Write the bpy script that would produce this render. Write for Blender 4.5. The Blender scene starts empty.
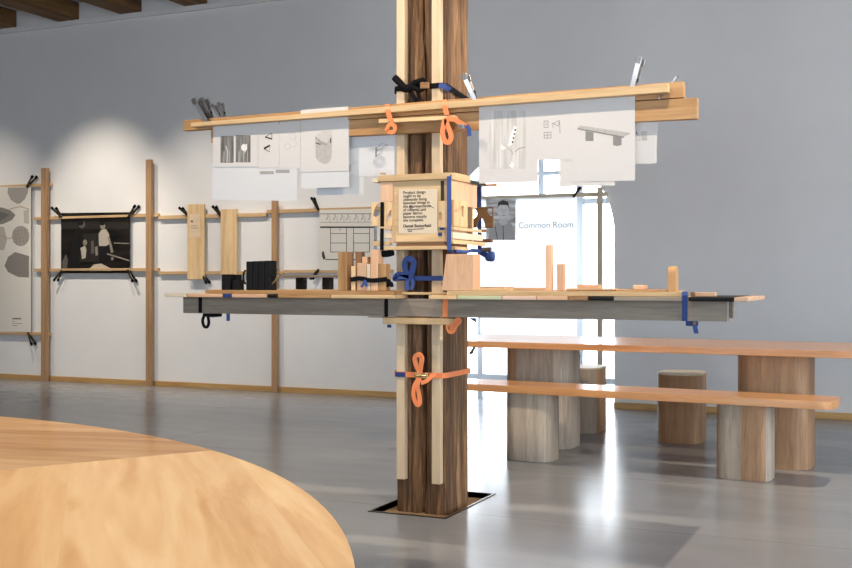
import bpy, bmesh, math, random
from mathutils import Vector, noise
from mathutils.geometry import tessellate_polygon
random.seed(7)
C = bpy.context.scene.collection
R = math.radians

# ------------------------------------------------------------------ camera geometry (to read places off the photo)
H, F, CX, HY = 1.12, 1100.0, 426.0, 279.0
YAW = R(24.2)
SN, CS = math.sin(YAW), math.cos(YAW)
def P(px, py, Y):
    u = (px-CX)/F; s = Y/(CS+u*SN)
    return Vector((s*(-SN+u*CS), Y, H+s*(HY-py)/F))
def PX(px, py, X):
    u = (px-CX)/F; s = X/(-SN+u*CS)
    return Vector((X, s*(CS+u*SN), H+s*(HY-py)/F))
def PZ(px, py, z):
    s = (H-z)*F/(py-HY); u = (px-CX)/F
    return Vector((s*(-SN+u*CS), s*(CS+u*SN), z))

# ------------------------------------------------------------------ materials
def _mat(name):
    m = bpy.data.materials.new(name); m.use_nodes = True
    nt = m.node_tree; b = nt.nodes['Principled BSDF']
    return m, nt, b
def flat(name, col, rough=.5, metal=0.0, noise_amt=.06, scale=30, coat=0, spec=.3):
    m, nt, b = _mat(name); N = nt.nodes; L = nt.links
    tc = N.new('ShaderNodeTexCoord'); nz = N.new('ShaderNodeTexNoise'); nz.inputs['Scale'].default_value = scale
    nz.inputs['Detail'].default_value = 3
    L.new(tc.outputs['Object'], nz.inputs['Vector'])
    mx = N.new('ShaderNodeMix'); mx.data_type = 'RGBA'
    mx.inputs[6].default_value = tuple(c*(1-noise_amt) for c in col)+(1,)
    mx.inputs[7].default_value = tuple(min(1, c*(1+noise_amt)) for c in col)+(1,)
    L.new(nz.outputs['Fac'], mx.inputs[0]); L.new(mx.outputs[2], b.inputs['Base Color'])
    b.inputs['Roughness'].default_value = rough; b.inputs['Metallic'].default_value = metal
    b.inputs['Coat Weight'].default_value = coat; b.inputs['Specular IOR Level'].default_value = spec
    return m
def wood(name, c1, c2, c3, axis='x', rough=.5, along=1.6, across=22, bump=.05, rnd=.16, rings=0, coat=0, ang=0, plank=0, plank_axis=0, plank_cols=None):
    m, nt, b = _mat(name); N = nt.nodes; L = nt.links
    tc = N.new('ShaderNodeTexCoord'); oi = N.new('ShaderNodeObjectInfo')
    rot = N.new('ShaderNodeMapping'); rot.inputs['Rotation'].default_value = (0, 0, ang)
    L.new(tc.outputs['Object'], rot.inputs['Vector'])
    off = N.new('ShaderNodeVectorMath'); off.operation = 'ADD'
    L.new(rot.outputs[0], off.inputs[0])
    mulr = N.new('ShaderNodeMath'); mulr.operation = 'MULTIPLY'; mulr.inputs[1].default_value = 37.0
    L.new(oi.outputs['Random'], mulr.inputs[0])
    vec = off
    src = mulr.outputs[0]
    if plank:
        sp = N.new('ShaderNodeSeparateXYZ'); L.new(rot.outputs[0], sp.inputs[0])
        d = N.new('ShaderNodeMath'); d.operation = 'DIVIDE'; d.inputs[1].default_value = plank
        L.new(sp.outputs[plank_axis], d.inputs[0])
        fl = N.new('ShaderNodeMath'); fl.operation = 'FLOOR'; L.new(d.outputs[0], fl.inputs[0])
        wn = N.new('ShaderNodeTexWhiteNoise'); wn.noise_dimensions = '2D'
        cb = N.new('ShaderNodeCombineXYZ'); L.new(fl.outputs[0], cb.inputs[0]); L.new(oi.outputs['Random'], cb.inputs[1])
        L.new(cb.outputs[0], wn.inputs['Vector'])
        m2 = N.new('ShaderNodeMath'); m2.operation = 'MULTIPLY_ADD'; m2.inputs[1].default_value = 23.0
        L.new(wn.outputs['Value'], m2.inputs[0]); L.new(mulr.outputs[0], m2.inputs[2]); src = m2.outputs[0]
    L.new(src, off.inputs[1])
    mp = N.new('ShaderNodeMapping')
    sc = [across]*3; sc['xyz'.index(axis)] = along
    mp.inputs['Scale'].default_value = sc
    L.new(off.outputs[0], mp.inputs['Vector'])
    n1 = N.new('ShaderNodeTexNoise'); n1.inputs['Scale'].default_value = 1; n1.inputs['Detail'].default_value = 5; n1.inputs['Distortion'].default_value = .8
    L.new(mp.outputs[0], n1.inputs['Vector'])
    n2 = N.new('ShaderNodeTexNoise'); n2.inputs['Scale'].default_value = 6; n2.inputs['Detail'].default_value = 3
    L.new(mp.outputs[0], n2.inputs['Vector'])
    ad = N.new('ShaderNodeMix'); ad.inputs[0].default_value = .3
    L.new(n1.outputs['Fac'], ad.inputs[2]); L.new(n2.outputs['Fac'], ad.inputs[3])
    if rings:
        rm = N.new('ShaderNodeMath'); rm.operation = 'MULTIPLY'; rm.inputs[1].default_value = rings; L.new(n1.outputs['Fac'], rm.inputs[0])
        rf = N.new('ShaderNodeMath'); rf.operation = 'PINGPONG'; rf.inputs[1].default_value = 1; L.new(rm.outputs[0], rf.inputs[0])
        a2 = N.new('ShaderNodeMix'); a2.inputs[0].default_value = .13; L.new(ad.outputs[0], a2.inputs[2]); L.new(rf.outputs[0], a2.inputs[3]); ad = a2
    rp = N.new('ShaderNodeValToRGB'); e = rp.color_ramp.elements
    e[0].position = .32; e[0].color = c1+(1,); e[1].position = .68; e[1].color = c3+(1,)
    k = e.new(.5); k.color = c2+(1,)
    L.new(ad.outputs[0], rp.inputs[0])
    colout = rp.outputs[0]
    if plank and plank_cols:
        r2 = N.new('ShaderNodeValToRGB'); r2.color_ramp.interpolation = 'CONSTANT'
        e = r2.color_ramp.elements; n = len(plank_cols)
        e[0].position = 0; e[0].color = plank_cols[0]+(1,); e[1].position = 1/n; e[1].color = plank_cols[1]+(1,)
        for i in range(2, n):
            k = e.new(i/n); k.color = plank_cols[i]+(1,)
        L.new(wn.outputs['Value'], r2.inputs[0])
        mm = N.new('ShaderNodeMix'); mm.data_type = 'RGBA'; mm.blend_type = 'MULTIPLY'; mm.inputs[0].default_value = 1
        L.new(colout, mm.inputs[6]); L.new(r2.outputs[0], mm.inputs[7]); colout = mm.outputs[2]
    hs = N.new('ShaderNodeHueSaturation'); L.new(colout, hs.inputs['Color'])
    mr = N.new('ShaderNodeMapRange'); mr.inputs[3].default_value = 1-rnd; mr.inputs[4].default_value = 1+rnd*.6
    L.new(oi.outputs['Random'], mr.inputs[0]); L.new(mr.outputs[0], hs.inputs['Value'])
    L.new(hs.outputs[0], b.inputs['Base Color'])
    b.inputs['Roughness'].default_value = rough; b.inputs['Coat Weight'].default_value = coat
    if bump:
        bp = N.new('ShaderNodeBump'); bp.inputs['Strength'].default_value = bump; bp.inputs['Distance'].default_value = .01
        L.new(ad.outputs[0], bp.inputs['Height']); L.new(bp.outputs[0], b.inputs['Normal'])
    return m
M = {}
PC = ((.50, .33, .165), (.66, .465, .25), (.74, .55, .32))
for ax in 'xyz':
    M['pine_'+ax] = wood('pine_'+ax, *PC, axis=ax)
    M['oak_'+ax] = wood('oak_'+ax, (.30, .155, .055), (.42, .235, .095), (.52, .32, .15), axis=ax)
    M['beech_'+ax] = wood('beech_'+ax, (.56, .33, .19), (.68, .43, .27), (.74, .50, .33), axis=ax)
    M['grey_'+ax] = wood('grey_wood_'+ax, (.20, .165, .125), (.27, .23, .185), (.36, .315, .26), axis=ax)
    M['brown_'+ax] = wood('brown_wood_'+ax, (.15, .075, .03), (.25, .13, .055), (.34, .19, .085), axis=ax)
    M['pale_'+ax] = wood('pale_'+ax, (.60, .50, .36), (.70, .60, .45), (.77, .68, .54), axis=ax)
M['batten'] = wood('batten_pine', (.56, .43, .28), (.66, .52, .35), (.73, .60, .43), axis='z')
M['rail'] = wood('rail_pine', (.42, .26, .12), (.54, .355, .18), (.62, .44, .25), axis='x', across=30)
M['post'] = wood('post_pine', (.27, .155, .075), (.36, .215, .11), (.44, .28, .155), axis='z', across=30)
M['skirt'] = wood('skirting_pine', (.40, .22, .075), (.50, .30, .11), (.58, .37, .16), axis='x', across=30)
M['green_x'] = wood('green_stain', (.42, .47, .28), (.52, .56, .36), (.60, .62, .42), axis='x')
M['rose_x'] = wood('rose_stain', (.55, .36, .27), (.66, .46, .36), (.72, .54, .44), axis='x')
M['column'] = wood('old_timber', (.018, .008, .004), (.13, .066, .028), (.34, .195, .095), axis='z', rough=.7, along=1.8, across=32, bump=1.0, rnd=0)
M['tabletop'] = wood('oiled_table', (.45, .20, .075), (.58, .285, .115), (.66, .36, .165), axis='x', rough=.3, coat=.3, bump=.02)
M['leg'] = wood('light_tinted_leg', (.40, .36, .31), (.58, .53, .47), (.74, .69, .62), axis='z', rough=.55, along=2.2, across=26, plank=.13, plank_axis=0,
                plank_cols=[(.76, .49, .30), (.70, .63, .56), (.84, .78, .71), (.74, .46, .27), (.76, .70, .63)])  # orange and grey stave tints stand in for warm and cool light
A1 = math.atan2(.6, .52)
M['round_a'] = wood('round_table_near', (.60, .345, .145), (.73, .48, .235), (.82, .60, .335), axis='x', rough=.45, rings=9, coat=.12, bump=.02, along=.9, across=9, ang=A1,
                    plank=.3, plank_axis=1, plank_cols=[(1, 1, 1), (.93, .86, .8), (1.06, 1.05, 1.04), (.97, .93, .9)])
M['round_b'] = wood('round_table_far', (.50, .265, .105), (.67, .40, .185), (.76, .52, .28), axis='x', rough=.45, rings=9, coat=.12, bump=.02, along=1.3, across=13, ang=-.2,
                    plank=.26, plank_axis=1, plank_cols=[(1, 1, 1), (.88, .80, .74), (1.06, 1.05, 1.04)])
M['black'] = flat('black_paint', (.010, .010, .011), .5, spec=.15)
M['blackweb'] = flat('black_webbing', (.008, .008, .010), .9, scale=400, noise_amt=.4, spec=.08)
M['blue'] = flat('blue_webbing', (.042, .085, .28), .7, scale=400, noise_amt=.15)
M['navy'] = flat('navy_webbing', (.02, .045, .17), .7, scale=400, noise_amt=.2)
M['orange'] = flat('orange_webbing', (.80, .25, .10), .7, scale=400, noise_amt=.15)
M['olive'] = flat('dark_green_webbing', (.03, .035, .02), .8, scale=400, noise_amt=.2)
M['steel'] = flat('steel', (.42, .42, .43), .28, metal=1)
M['darksteel'] = flat('dark_steel', (.10, .085, .06), .3, metal=1)
M['brass'] = flat('brass_clip', (.55, .42, .2), .3, metal=1)
M['paper'] = None
def paper(name, col, tr=.3):
    m, nt, b = _mat(name); N = nt.nodes; L = nt.links
    b.inputs['Base Color'].default_value = col+(1,); b.inputs['Roughness'].default_value = .7
    b.inputs['Specular IOR Level'].default_value = .2
    t = N.new('ShaderNodeBsdfTranslucent'); t.inputs[0].default_value = col+(1,)
    mx = N.new('ShaderNodeMixShader'); mx.inputs[0].default_value = tr
    nz = N.new('ShaderNodeTexNoise'); nz.inputs['Scale'].default_value = 6
    bp = N.new('ShaderNodeBump'); bp.inputs['Strength'].default_value = .05; L.new(nz.outputs['Fac'], bp.inputs['Height']); L.new(bp.outputs[0], b.inputs['Normal'])
    L.new(b.outputs[0], mx.inputs[1]); L.new(t.outputs[0], mx.inputs[2])
    L.new(mx.outputs[0], N['Material Output'].inputs[0])
    return m
M['paper'] = paper('white_paper', (.68, .68, .69), .15)
M['thin_paper'] = paper('thin_white_paper', (.9, .9, .9), .5)
M['paper_blue'] = paper('cool_paper', (.68, .71, .75), .15)
M['notice'] = paper('cream_paper', (.70, .60, .46), .05)
M['board'] = paper('print_board', (.72, .69, .64), .12)
GREYS = {}
def ink(v, tint=(1, 1, 1)):
    k = (round(v, 3), tint)
    if k not in GREYS: GREYS[k] = flat('printed_ink', tuple(v*t for t in tint), .7, spec=.1, noise_amt=.25, scale=60)
    return GREYS[k]
def photo_mat(name, c1, c2, scale=(8, 8, 2), rough=.45):
    m, nt, b = _mat(name); N = nt.nodes; L = nt.links
    tc = N.new('ShaderNodeTexCoord'); mp = N.new('ShaderNodeMapping'); mp.inputs['Scale'].default_value = scale
    nz = N.new('ShaderNodeTexNoise'); nz.inputs['Scale'].default_value = 1.0; nz.inputs['Detail'].default_value = 6
    rp = N.new('ShaderNodeValToRGB'); rp.color_ramp.elements[0].position = .35; rp.color_ramp.elements[1].position = .65
    rp.color_ramp.elements[0].color = c1+(1,); rp.color_ramp.elements[1].color = c2+(1,)
    L.new(tc.outputs['Object'], mp.inputs[0]); L.new(mp.outputs[0], nz.inputs['Vector']); L.new(nz.outputs['Fac'], rp.inputs[0]); L.new(rp.outputs[0], b.inputs['Base Color'])
    b.inputs['Roughness'].default_value = rough; b.inputs['Specular IOR Level'].default_value = .2
    return m
M['photo_dark'] = photo_mat('dark_photo', (.004, .0035, .003), (.018, .014, .011), (3, 3, 12), .35)
M['photo_grey'] = photo_mat('grey_wood_photo', (.10, .10, .10), (.27, .27, .27), (60, 60, 6))
M['photo_pale'] = photo_mat('pale_wood_photo', (.46, .46, .46), (.66, .66, .66), (70, 70, 5))
M['photo_mid'] = photo_mat('portrait_photo', (.40, .40, .40), (.95, .95, .95), (6, 6, 30))

# ------------------------------------------------------------------ mesh building
class MB:
    def __init__(s): s.v = []; s.f = []; s.mi = []; s.mats = []
    def slot(s, m):
        if m is None: return 0
        if m not in s.mats: s.mats.append(m)
        return s.mats.index(m)
    def add(s, vs, fs, m=None):
        o = len(s.v); s.v += [Vector(v) for v in vs]; k = s.slot(m)
        for f in fs: s.f.append([i+o for i in f]); s.mi.append(k)
    def hexa(s, p, m=None):          # p: 4 front (ccw), 4 back
        s.add(p, [(0, 1, 2, 3), (7, 6, 5, 4), (0, 4, 5, 1), (1, 5, 6, 2), (2, 6, 7, 3), (3, 7, 4, 0)], m)
    def box(s, x0, x1, y0, y1, z0, z1, m=None):
        s.hexa([(x0, y0, z0), (x1, y0, z0), (x1, y0, z1), (x0, y0, z1), (x0, y1, z0), (x1, y1, z0), (x1, y1, z1), (x0, y1, z1)], m)
    def prism(s, loops, d, m=None):  # loops of 3-D points in one plane (first outer, rest holes), swept by vector d
        d = Vector(d); flatp = [Vector(p) for l in loops for p in l]; n = len(flatp)
        tris = tessellate_polygon([[Vector(p) for p in l] for l in loops])
        fs = [tuple(t) for t in tris]+[tuple(i+n for i in reversed(t)) for t in tris]
        o = 0
        for l in loops:
            k = len(l)
            for i in range(k): a, b = o+i, o+(i+1) % k; fs.append((a, b, b+n, a+n))
            o += k
        s.add(flatp+[p+d for p in flatp], fs, m)
    def tube(s, pts, r, n=8, m=None, closed=False):
        pts = [Vector(p) for p in pts]; k = len(pts); vs = []
        for i, p in enumerate(pts):
            a = pts[(i-1) % k] if closed or i else p; b = pts[(i+1) % k] if closed or i < k-1 else p
            t = (b-a).normalized(); u = t.orthogonal().normalized() if i == 0 else (u-t*u.dot(t)).normalized()
            w = t.cross(u); rr = r[i] if isinstance(r, (list, tuple)) else r
            vs += [p+(u*math.cos(2*math.pi*j/n)+w*math.sin(2*math.pi*j/n))*rr for j in range(n)]
        fs = []
        for i in range(k if closed else k-1):
            for j in range(n):
                a = i*n+j; b = i*n+(j+1) % n; c = ((i+1) % k)*n
                fs.append((a, b, c+(j+1) % n, c+j))
        if not closed: fs += [tuple(range(n-1, -1, -1)), tuple(range((k-1)*n, k*n))]
        s.add(vs, fs, m)
    def ribbon(s, pts, w, t=.0025, side=None, closed=False, m=None):
        pts = [Vector(p) for p in pts]; k = len(pts); vs = []
        for i, p in enumerate(pts):
            a = pts[(i-1) % k] if closed or i else p; b = pts[(i+1) % k] if closed or i < k-1 else p
            tg = (b-a)
            if tg.length < 1e-9: tg = Vector((1, 0, 0))
            tg.normalize()
            sd = Vector(side) if side is not None else tg.cross(Vector((0, 1, 0)))
            if sd.length < 1e-6: sd = Vector((1, 0, 0))
            sd.normalize(); nm = tg.cross(sd).normalized()
            ww = w[i] if isinstance(w, (list, tuple)) else w
            vs += [p+sd*ww/2+nm*t/2, p-sd*ww/2+nm*t/2, p-sd*ww/2-nm*t/2, p+sd*ww/2-nm*t/2]
        fs = []
        for i in range(k if closed else k-1):
            for j in range(4):
                a = i*4+j; b = i*4+(j+1) % 4; c = ((i+1) % k)*4
                fs.append((a, b, c+(j+1) % 4, c+j))
        if not closed: fs += [(3, 2, 1, 0), tuple(range((k-1)*4, k*4))]
        s.add(vs, fs, m)
    def build(s, name, mat, parent=None, bevel=0, smooth=False, seg=2, origin=None):
        me = bpy.data.meshes.new(name)
        xs = [v.x for v in s.v]; ys = [v.y for v in s.v]; zs = [v.z for v in s.v]
        if origin is None: origin = Vector(((min(xs)+max(xs))/2, (min(ys)+max(ys))/2, min(zs)))
        base = Vector(origin)
        me.from_pydata([tuple(v-base) for v in s.v], [], s.f)
        mats = [mat]+[q for q in s.mats] if (mat and mat not in s.mats) else list(s.mats) or [mat]
        for q in mats: me.materials.append(q)
        off = 1 if (mat and mat not in s.mats and s.mats) else 0
        if s.mats: me.polygons.foreach_set('material_index', [i+off for i in s.mi])
        bm = bmesh.new(); bm.from_mesh(me); bmesh.ops.recalc_face_normals(bm, faces=bm.faces); bm.to_mesh(me); bm.free()
        if smooth:
            for p in me.polygons: p.use_smooth = True
        o = bpy.data.objects.new(name, me); C.objects.link(o)
        if parent is not None:
            o.parent = parent; o.location = base-wloc(parent)
        else: o.location = base
        if bevel:
            b = o.modifiers.new('b', 'BEVEL'); b.width = bevel; b.segments = seg; b.limit_method = 'ANGLE'; b.angle_limit = R(35)
            if smooth is False and seg > 1:
                for p in me.polygons: p.use_smooth = True
                w_ = o.modifiers.new('wn', 'WEIGHTED_NORMAL'); w_.keep_sharp = True
        return o
def wloc(o):
    l = Vector(o.location)
    while o.parent is not None: o = o.parent; l += o.location
    return l
def empty(name, loc):
    o = bpy.data.objects.new(name, None); C.objects.link(o); o.location = loc; o.empty_display_size = .05; return o
def tag(o, label=None, cat=None, group=None, kind=None):
    if label: o['label'] = label
    if cat: o['category'] = cat
    if group: o['group'] = group
    if kind: o['kind'] = kind
    return o
def copy_tree(o, parent=None):
    c = o.copy(); C.objects.link(c)
    if parent is not None: c.parent = parent
    for ch in list(o.children): copy_tree(ch, c)
    return c
def quad(px0, t0, b0, px1, t1, b1, Y, d):
    m = MB(); f = [P(px0, b0, Y), P(px1, b1, Y), P(px1, t1, Y), P(px0, t0, Y)]
    m.hexa(f+[p+Vector((0, d, 0)) for p in f]); return m
def rect(px0, px1, t, b, Y, d):      # a true upright box whose front-left height is read at the middle of its front face
    a, c = P(px0, t, Y), P(px1, t, Y); mid = (px0+px1)/2
    z1 = P(mid, t, Y).z; z0 = P(mid, b, Y).z
    m = MB(); m.box(a.x, c.x, Y, Y+d, z0, z1); return m

# ================================================================== the setting
WY = 9.35; WT = .28; XL, XR, YR = -12.0, 3.2, -5.0; ZC = 4.12
def smat(name, col, rough, bump=.02, scale=3, var=.05):
    m, nt, b = _mat(name); N = nt.nodes; L = nt.links
    tc = N.new('ShaderNodeTexCoord'); nz = N.new('ShaderNodeTexNoise'); nz.inputs['Scale'].default_value = scale; nz.inputs['Detail'].default_value = 6
    L.new(tc.outputs['Object'], nz.inputs['Vector'])
    mx = N.new('ShaderNodeMix'); mx.data_type = 'RGBA'
    mx.inputs[6].default_value = tuple(c*(1-var) for c in col)+(1,); mx.inputs[7].default_value = tuple(c*(1+var) for c in col)+(1,)
    L.new(nz.outputs['Fac'], mx.inputs[0]); L.new(mx.outputs[2], b.inputs['Base Color'])
    n2 = N.new('ShaderNodeTexNoise'); n2.inputs['Scale'].default_value = scale*12; L.new(tc.outputs['Object'], n2.inputs['Vector'])
    bp = N.new('ShaderNodeBump'); bp.inputs['Strength'].default_value = bump; bp.inputs['Distance'].default_value = .02
    L.new(n2.outputs['Fac'], bp.inputs['Height']); L.new(bp.outputs[0], b.inputs['Normal'])
    b.inputs['Roughness'].default_value = rough
    return m
wallm = smat('white_wall_paint', (.70, .70, .705), .75)
ceilm = smat('ceiling_plaster', (.42, .42, .43), .9)
def floor_mat():
    m, nt, b = _mat('grey_floor_paint'); N = nt.nodes; L = nt.links
    tc = N.new('ShaderNodeTexCoord')
    mp = N.new('ShaderNodeMapping'); mp.inputs['Scale'].default_value = (1.6, 4.5, 1); L.new(tc.outputs['Object'], mp.inputs[0])
    nz = N.new('ShaderNodeTexNoise'); nz.inputs['Scale'].default_value = 1.2; nz.inputs['Detail'].default_value = 7; L.new(mp.outputs[0], nz.inputs['Vector'])
    br = N.new('ShaderNodeTexBrick'); br.inputs['Scale'].default_value = 1; br.inputs['Mortar Size'].default_value = .004
    br.inputs['Brick Width'].default_value = 4.8; br.inputs['Row Height'].default_value = 1.22
    br.inputs['Color1'].default_value = (.232, .243, .26, 1); br.inputs['Color2'].default_value = (.242, .252, .268, 1); br.inputs['Mortar'].default_value = (.16, .165, .17, 1)
    L.new(tc.outputs['Object'], br.inputs['Vector'])
    mx = N.new('ShaderNodeMix'); mx.data_type = 'RGBA'; mx.blend_type = 'OVERLAY'; mx.inputs[0].default_value = .14
    L.new(br.outputs['Color'], mx.inputs[6]); L.new(nz.outputs['Fac'], mx.inputs[7]); L.new(mx.outputs[2], b.inputs['Base Color'])
    mr = N.new('ShaderNodeMapRange'); mr.inputs[3].default_value = .19; mr.inputs[4].default_value = .27
    L.new(nz.outputs['Fac'], mr.inputs[0]); L.new(mr.outputs[0], b.inputs['Roughness'])
    bp = N.new('ShaderNodeBump'); bp.inputs['Strength'].default_value = .035; bp.inputs['Distance'].default_value = .02
    L.new(nz.outputs['Fac'], bp.inputs['Height']); L.new(bp.outputs[0], b.inputs['Normal'])
    return m
# floor with the pit round the column
hx0, hx1, hy0, hy1 = -2.415, -2.03, 4.73, 5.36
m = MB(); fl = floor_mat()
outer = [(XL, YR, 0), (XR, YR, 0), (XR, WY+WT+.1, 0), (XL, WY+WT+.1, 0)]; hole = [(hx0, hy0, 0), (hx0, hy1, 0), (hx1, hy1, 0), (hx1, hy0, 0)]
m.prism([outer, hole], (0, 0, -.12))
tag(m.build('floor', fl, origin=(0, 0, 0)), kind='structure')
m = MB(); m.box(hx0, hx1, hy0, hy1, -.12, -.025)
tag(m.build('floor_pit', flat('pit_rubble', (.27, .18, .10), .9, noise_amt=.6, scale=20)), kind='structure')
m = MB()
for (a, b_, c, d) in ((hx0-.012, hx1+.012, hy0-.012, hy0), (hx0-.012, hx1+.012, hy1, hy1+.012), (hx0-.012, hx0, hy0, hy1), (hx1, hx1+.012, hy0, hy1)):
    m.box(a, b_, c, d, -.03, .004)
tag(m.build('floor_pit_trim', M['darksteel']), kind='structure')
# back wall with the arched opening
ac = -3.205; ar = .79; az = 1.51
arch = [(ac-ar, WY, 0)]+[(ac-ar*math.cos(math.pi*i/32), WY, az+ar*math.sin(math.pi*i/32)) for i in range(33)]+[(ac+ar, WY, 0)]
m = MB(); m.prism([[(XL, WY, 0)]+arch+[(XR, WY, 0), (XR, WY, ZC), (XL, WY, ZC)]], (0, WT, 0))
tag(m.build('wall_back', wallm, origin=(0, 0, 0)), kind='structure')
def wall_with_added_windows(name, horiz, at, lo, hi, wins, th):
    m = MB(); f = (lambda a, z: (a, at, z)) if horiz else (lambda a, z: (at, a, z))
    loops = [[f(lo, 0), f(hi, 0), f(hi, ZC), f(lo, ZC)]]+[[f(a, z0), f(a, z1), f(b, z1), f(b, z0)] for a, b, z0, z1 in wins]
    m.prism(loops, (0, -th, 0) if horiz else (th, 0, 0))
    return tag(m.build(name, wallm, origin=(0, 0, 0)), kind='structure')
RW = [(-5.5, -3.1, .3, 2.5), (-2.0, .4, .3, 2.5)]  # unseen rear windows, added and placed to shape the daylight
SW = [(-3.5, -1.1, .3, 2.5), (.2, 2.6, .3, 2.5), (4.2, 6.6, .3, 2.5)]  # unseen side windows, added low to keep the upper wall darker
wall_with_added_windows('wall_rear', True, YR, XL, XR, RW, .25)
wall_with_added_windows('wall_right', False, XR, YR, WY+WT, SW, .25)
m = MB(); m.box(XL-.25, XL, YR, WY+WT, 0, ZC); tag(m.build('wall_left', wallm), kind='structure')
m = MB(); m.box(XL-.25, XR+.25, YR-.25, WY+WT+.1, ZC, ZC+.15); tag(m.build('ceiling', ceilm), kind='structure')
m = MB(); m.box(XL, XR, WY-.05, WY, 3.875, 3.925); tag(m.build('trim_1', wallm), kind='structure')
# old ceiling joists running from front to back, a few near the photograph's top left corner
jm = wood('joist_timber', (.05, .025, .008), (.14, .068, .018), (.26, .13, .035), axis='y', rough=.8, along=.8, across=14, bump=.4)
for i, px in enumerate((-116, -54, 8, 70, 132, 197, 263, 332)):
    x = P(px, 30, WY).x
    m = MB(); m.box(x-.135, x+.135, YR+.3, WY-.002, 3.927, ZC)
    tag(m.build('trim_%d' % (i+2), jm, bevel=.015), kind='structure')
# baseboards
xa = P(-60, 380, WY).x
m = MB(); m.box(XL, ac-ar, WY-.022, WY, 0, .055); tag(m.build('baseboard_left', M['skirt'], bevel=.003), kind='structure')
m = MB(); m.box(ac+ar, XR, WY-.022, WY, 0, .055); tag(m.build('baseboard_right', M['skirt'], bevel=.003), kind='structure')
# window in the arch
wm = flat('window_frame_paint', (.50, .55, .62), .5)
WF = WY+WT+.0
m = MB()
z0w, z1w = 0.0, 2.45
def vbar(px, w): x = P(px, 279, WF).x; m.box(x-w/2, x+w/2, WF, WF+.06, z0w, z1w)
def hbar(py, px, w):
    z = P(px, py, WF).z; m.box(ac-ar-.1, ac+ar+.1, WF+.005, WF+.055, z-w/2, z+w/2)
for px, w in ((437, .07), (480, .05), (541, .05), (579.5, .06), (621, .07)): vbar(px, w)
for py, px, w in ((173, 548, .035), (201, 590, .05), (377, 490, .05)): hbar(py, px, w)
wf = tag(m.build('window_1', wm), kind='structure')
gm, nt, b = _mat('window_glass'); b.inputs['Transmission Weight'].default_value = 1; b.inputs['Roughness'].default_value = 0; b.inputs['IOR'].default_value = 1.02
b.inputs['Base Color'].default_value = (.97, .99, 1, 1)
m = MB(); m.box(ac-ar-.1, ac+ar+.1, WF+.028, WF+.032, 0, z1w); m.build('pane', gm, wf)
# pale ground outside
m = MB(); m.box(-30, 20, WY+WT+.15, 60, -.2, -.1)
tag(m.build('ground_outside', flat('pale_paving', (.7, .72, .74), .9)), kind='structure')

# ================================================================== the column
def make_column():
    x0, x1 = P(396, 300, 4.89).x, P(447, 300, 4.89).x; y0, y1 = 4.89, 5.17
    n = 24; prof = []
    for i in range(n): prof.append((x0+(x1-x0)*i/n, y0))
    for i in range(n): prof.append((x1, y0+(y1-y0)*i/n))
    for i in range(n): prof.append((x1-(x1-x0)*i/n, y1))
    for i in range(n): prof.append((x0, y1-(y1-y0)*i/n))
    zs = [-.075+(ZC+.075)*k/150 for k in range(151)]; vs = []; k = len(prof)
    cx_, cy_ = (x0+x1)/2, (y0+y1)/2
    for z in zs:
        crack = x0+(x1-x0)*(.52+.05*math.sin(z*1.3)+.02*math.sin(z*7))
        cr2 = x0+(x1-x0)*(.28+.03*math.sin(z*2.1+1))
        for (x, y) in prof:
            nn = noise.noise(Vector((x*30, y*30, z*2)))*.003+noise.noise(Vector((x*6, y*6, z*1.2)))*.004
            nx, ny = x-cx_, y-cy_; l = math.hypot(nx, ny); dx, dy = nx/l*nn, ny/l*nn
            cor = min(abs(x-x0), abs(x-x1)); coy = min(abs(y-y0), abs(y-y1))
            if cor < .006 and coy < .006: dx -= math.copysign(.009, nx); dy -= math.copysign(.009, ny)
            if abs(y-y0) < 1e-6:
                d = abs(x-crack); w = .013+.006*math.sin(z*3)
                if d < w: dy += .05*(1-d/w)
                d = abs(x-cr2)
                if d < .008: dy += .012*(1-d/.008)
            if abs(x-x1) < 1e-6:
                d = abs(y-(y0+.13+.02*math.sin(z*2)))
                if d < .01: dx -= .012*(1-d/.01)
            vs.append((x+dx, y+dy, z))
    fs = []
    for a in range(len(zs)-1):
        for j in range(k): fs.append((a*k+j, a*k+(j+1) % k, (a+1)*k+(j+1) % k, (a+1)*k+j))
    fs += [tuple(range(k-1, -1, -1)), tuple(range((len(zs)-1)*k, len(zs)*k))]
    m = MB(); m.add(vs, fs)
    o = m.build('timber_column', M['column'])
    return tag(o, 'thick dark old timber column with a long vertical crack, floor to ceiling', 'column', kind='thing')
make_column()
bt = None
for px0, px1, pyb, lab in ((396.4, 404.4, 479, 'pale upright batten on the column face, the one left of the crack'), (431.6, 440.0, 484, 'pale upright batten on the column face, the one right of the crack')):
    a, c = P(px0, 400, 4.846), P(px1, 400, 4.846); zb = P(px0, pyb, 4.846).z
    m = MB(); m.box(a.x, c.x, 4.846, 4.884, zb, 3.6)
    tag(m.build('batten', M['batten'], bevel=.002), lab, 'batten', 'battens strapped to the column')

# ================================================================== upper cross planks
tag(quad(190.7, 122.9, 126.9, 668, 83.2, 92, 4.752, .040).build('front_rail', M['pine_x'], bevel=.002),
    'long thin bright pine rail in front of the sheets of paper, high on the column', 'rail')
tag(quad(183, 120.4, 130.7, 683.5, 81.2, 97.3, 4.802, .042).build('plank', M['oak_x'], bevel=.002),
    'long brown plank right behind the thin bright rail, uppermost board of the cross', 'plank')
tag(quad(211, 129.2, 143, 697, 97.4, 118.6, 4.802, .042).build('plank', M['oak_x'], bevel=.002),
    'broad brown plank sticking out furthest right under the top plank, half hidden by papers', 'plank')
tag(quad(378.5, 119.2, 123, 455, 115.3, 119.2, 4.752, .042).build('slat', M['pine_x'], bevel=.0015),
    'short thin slat held by two orange straps below the bright upper rail', 'slat')

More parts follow.
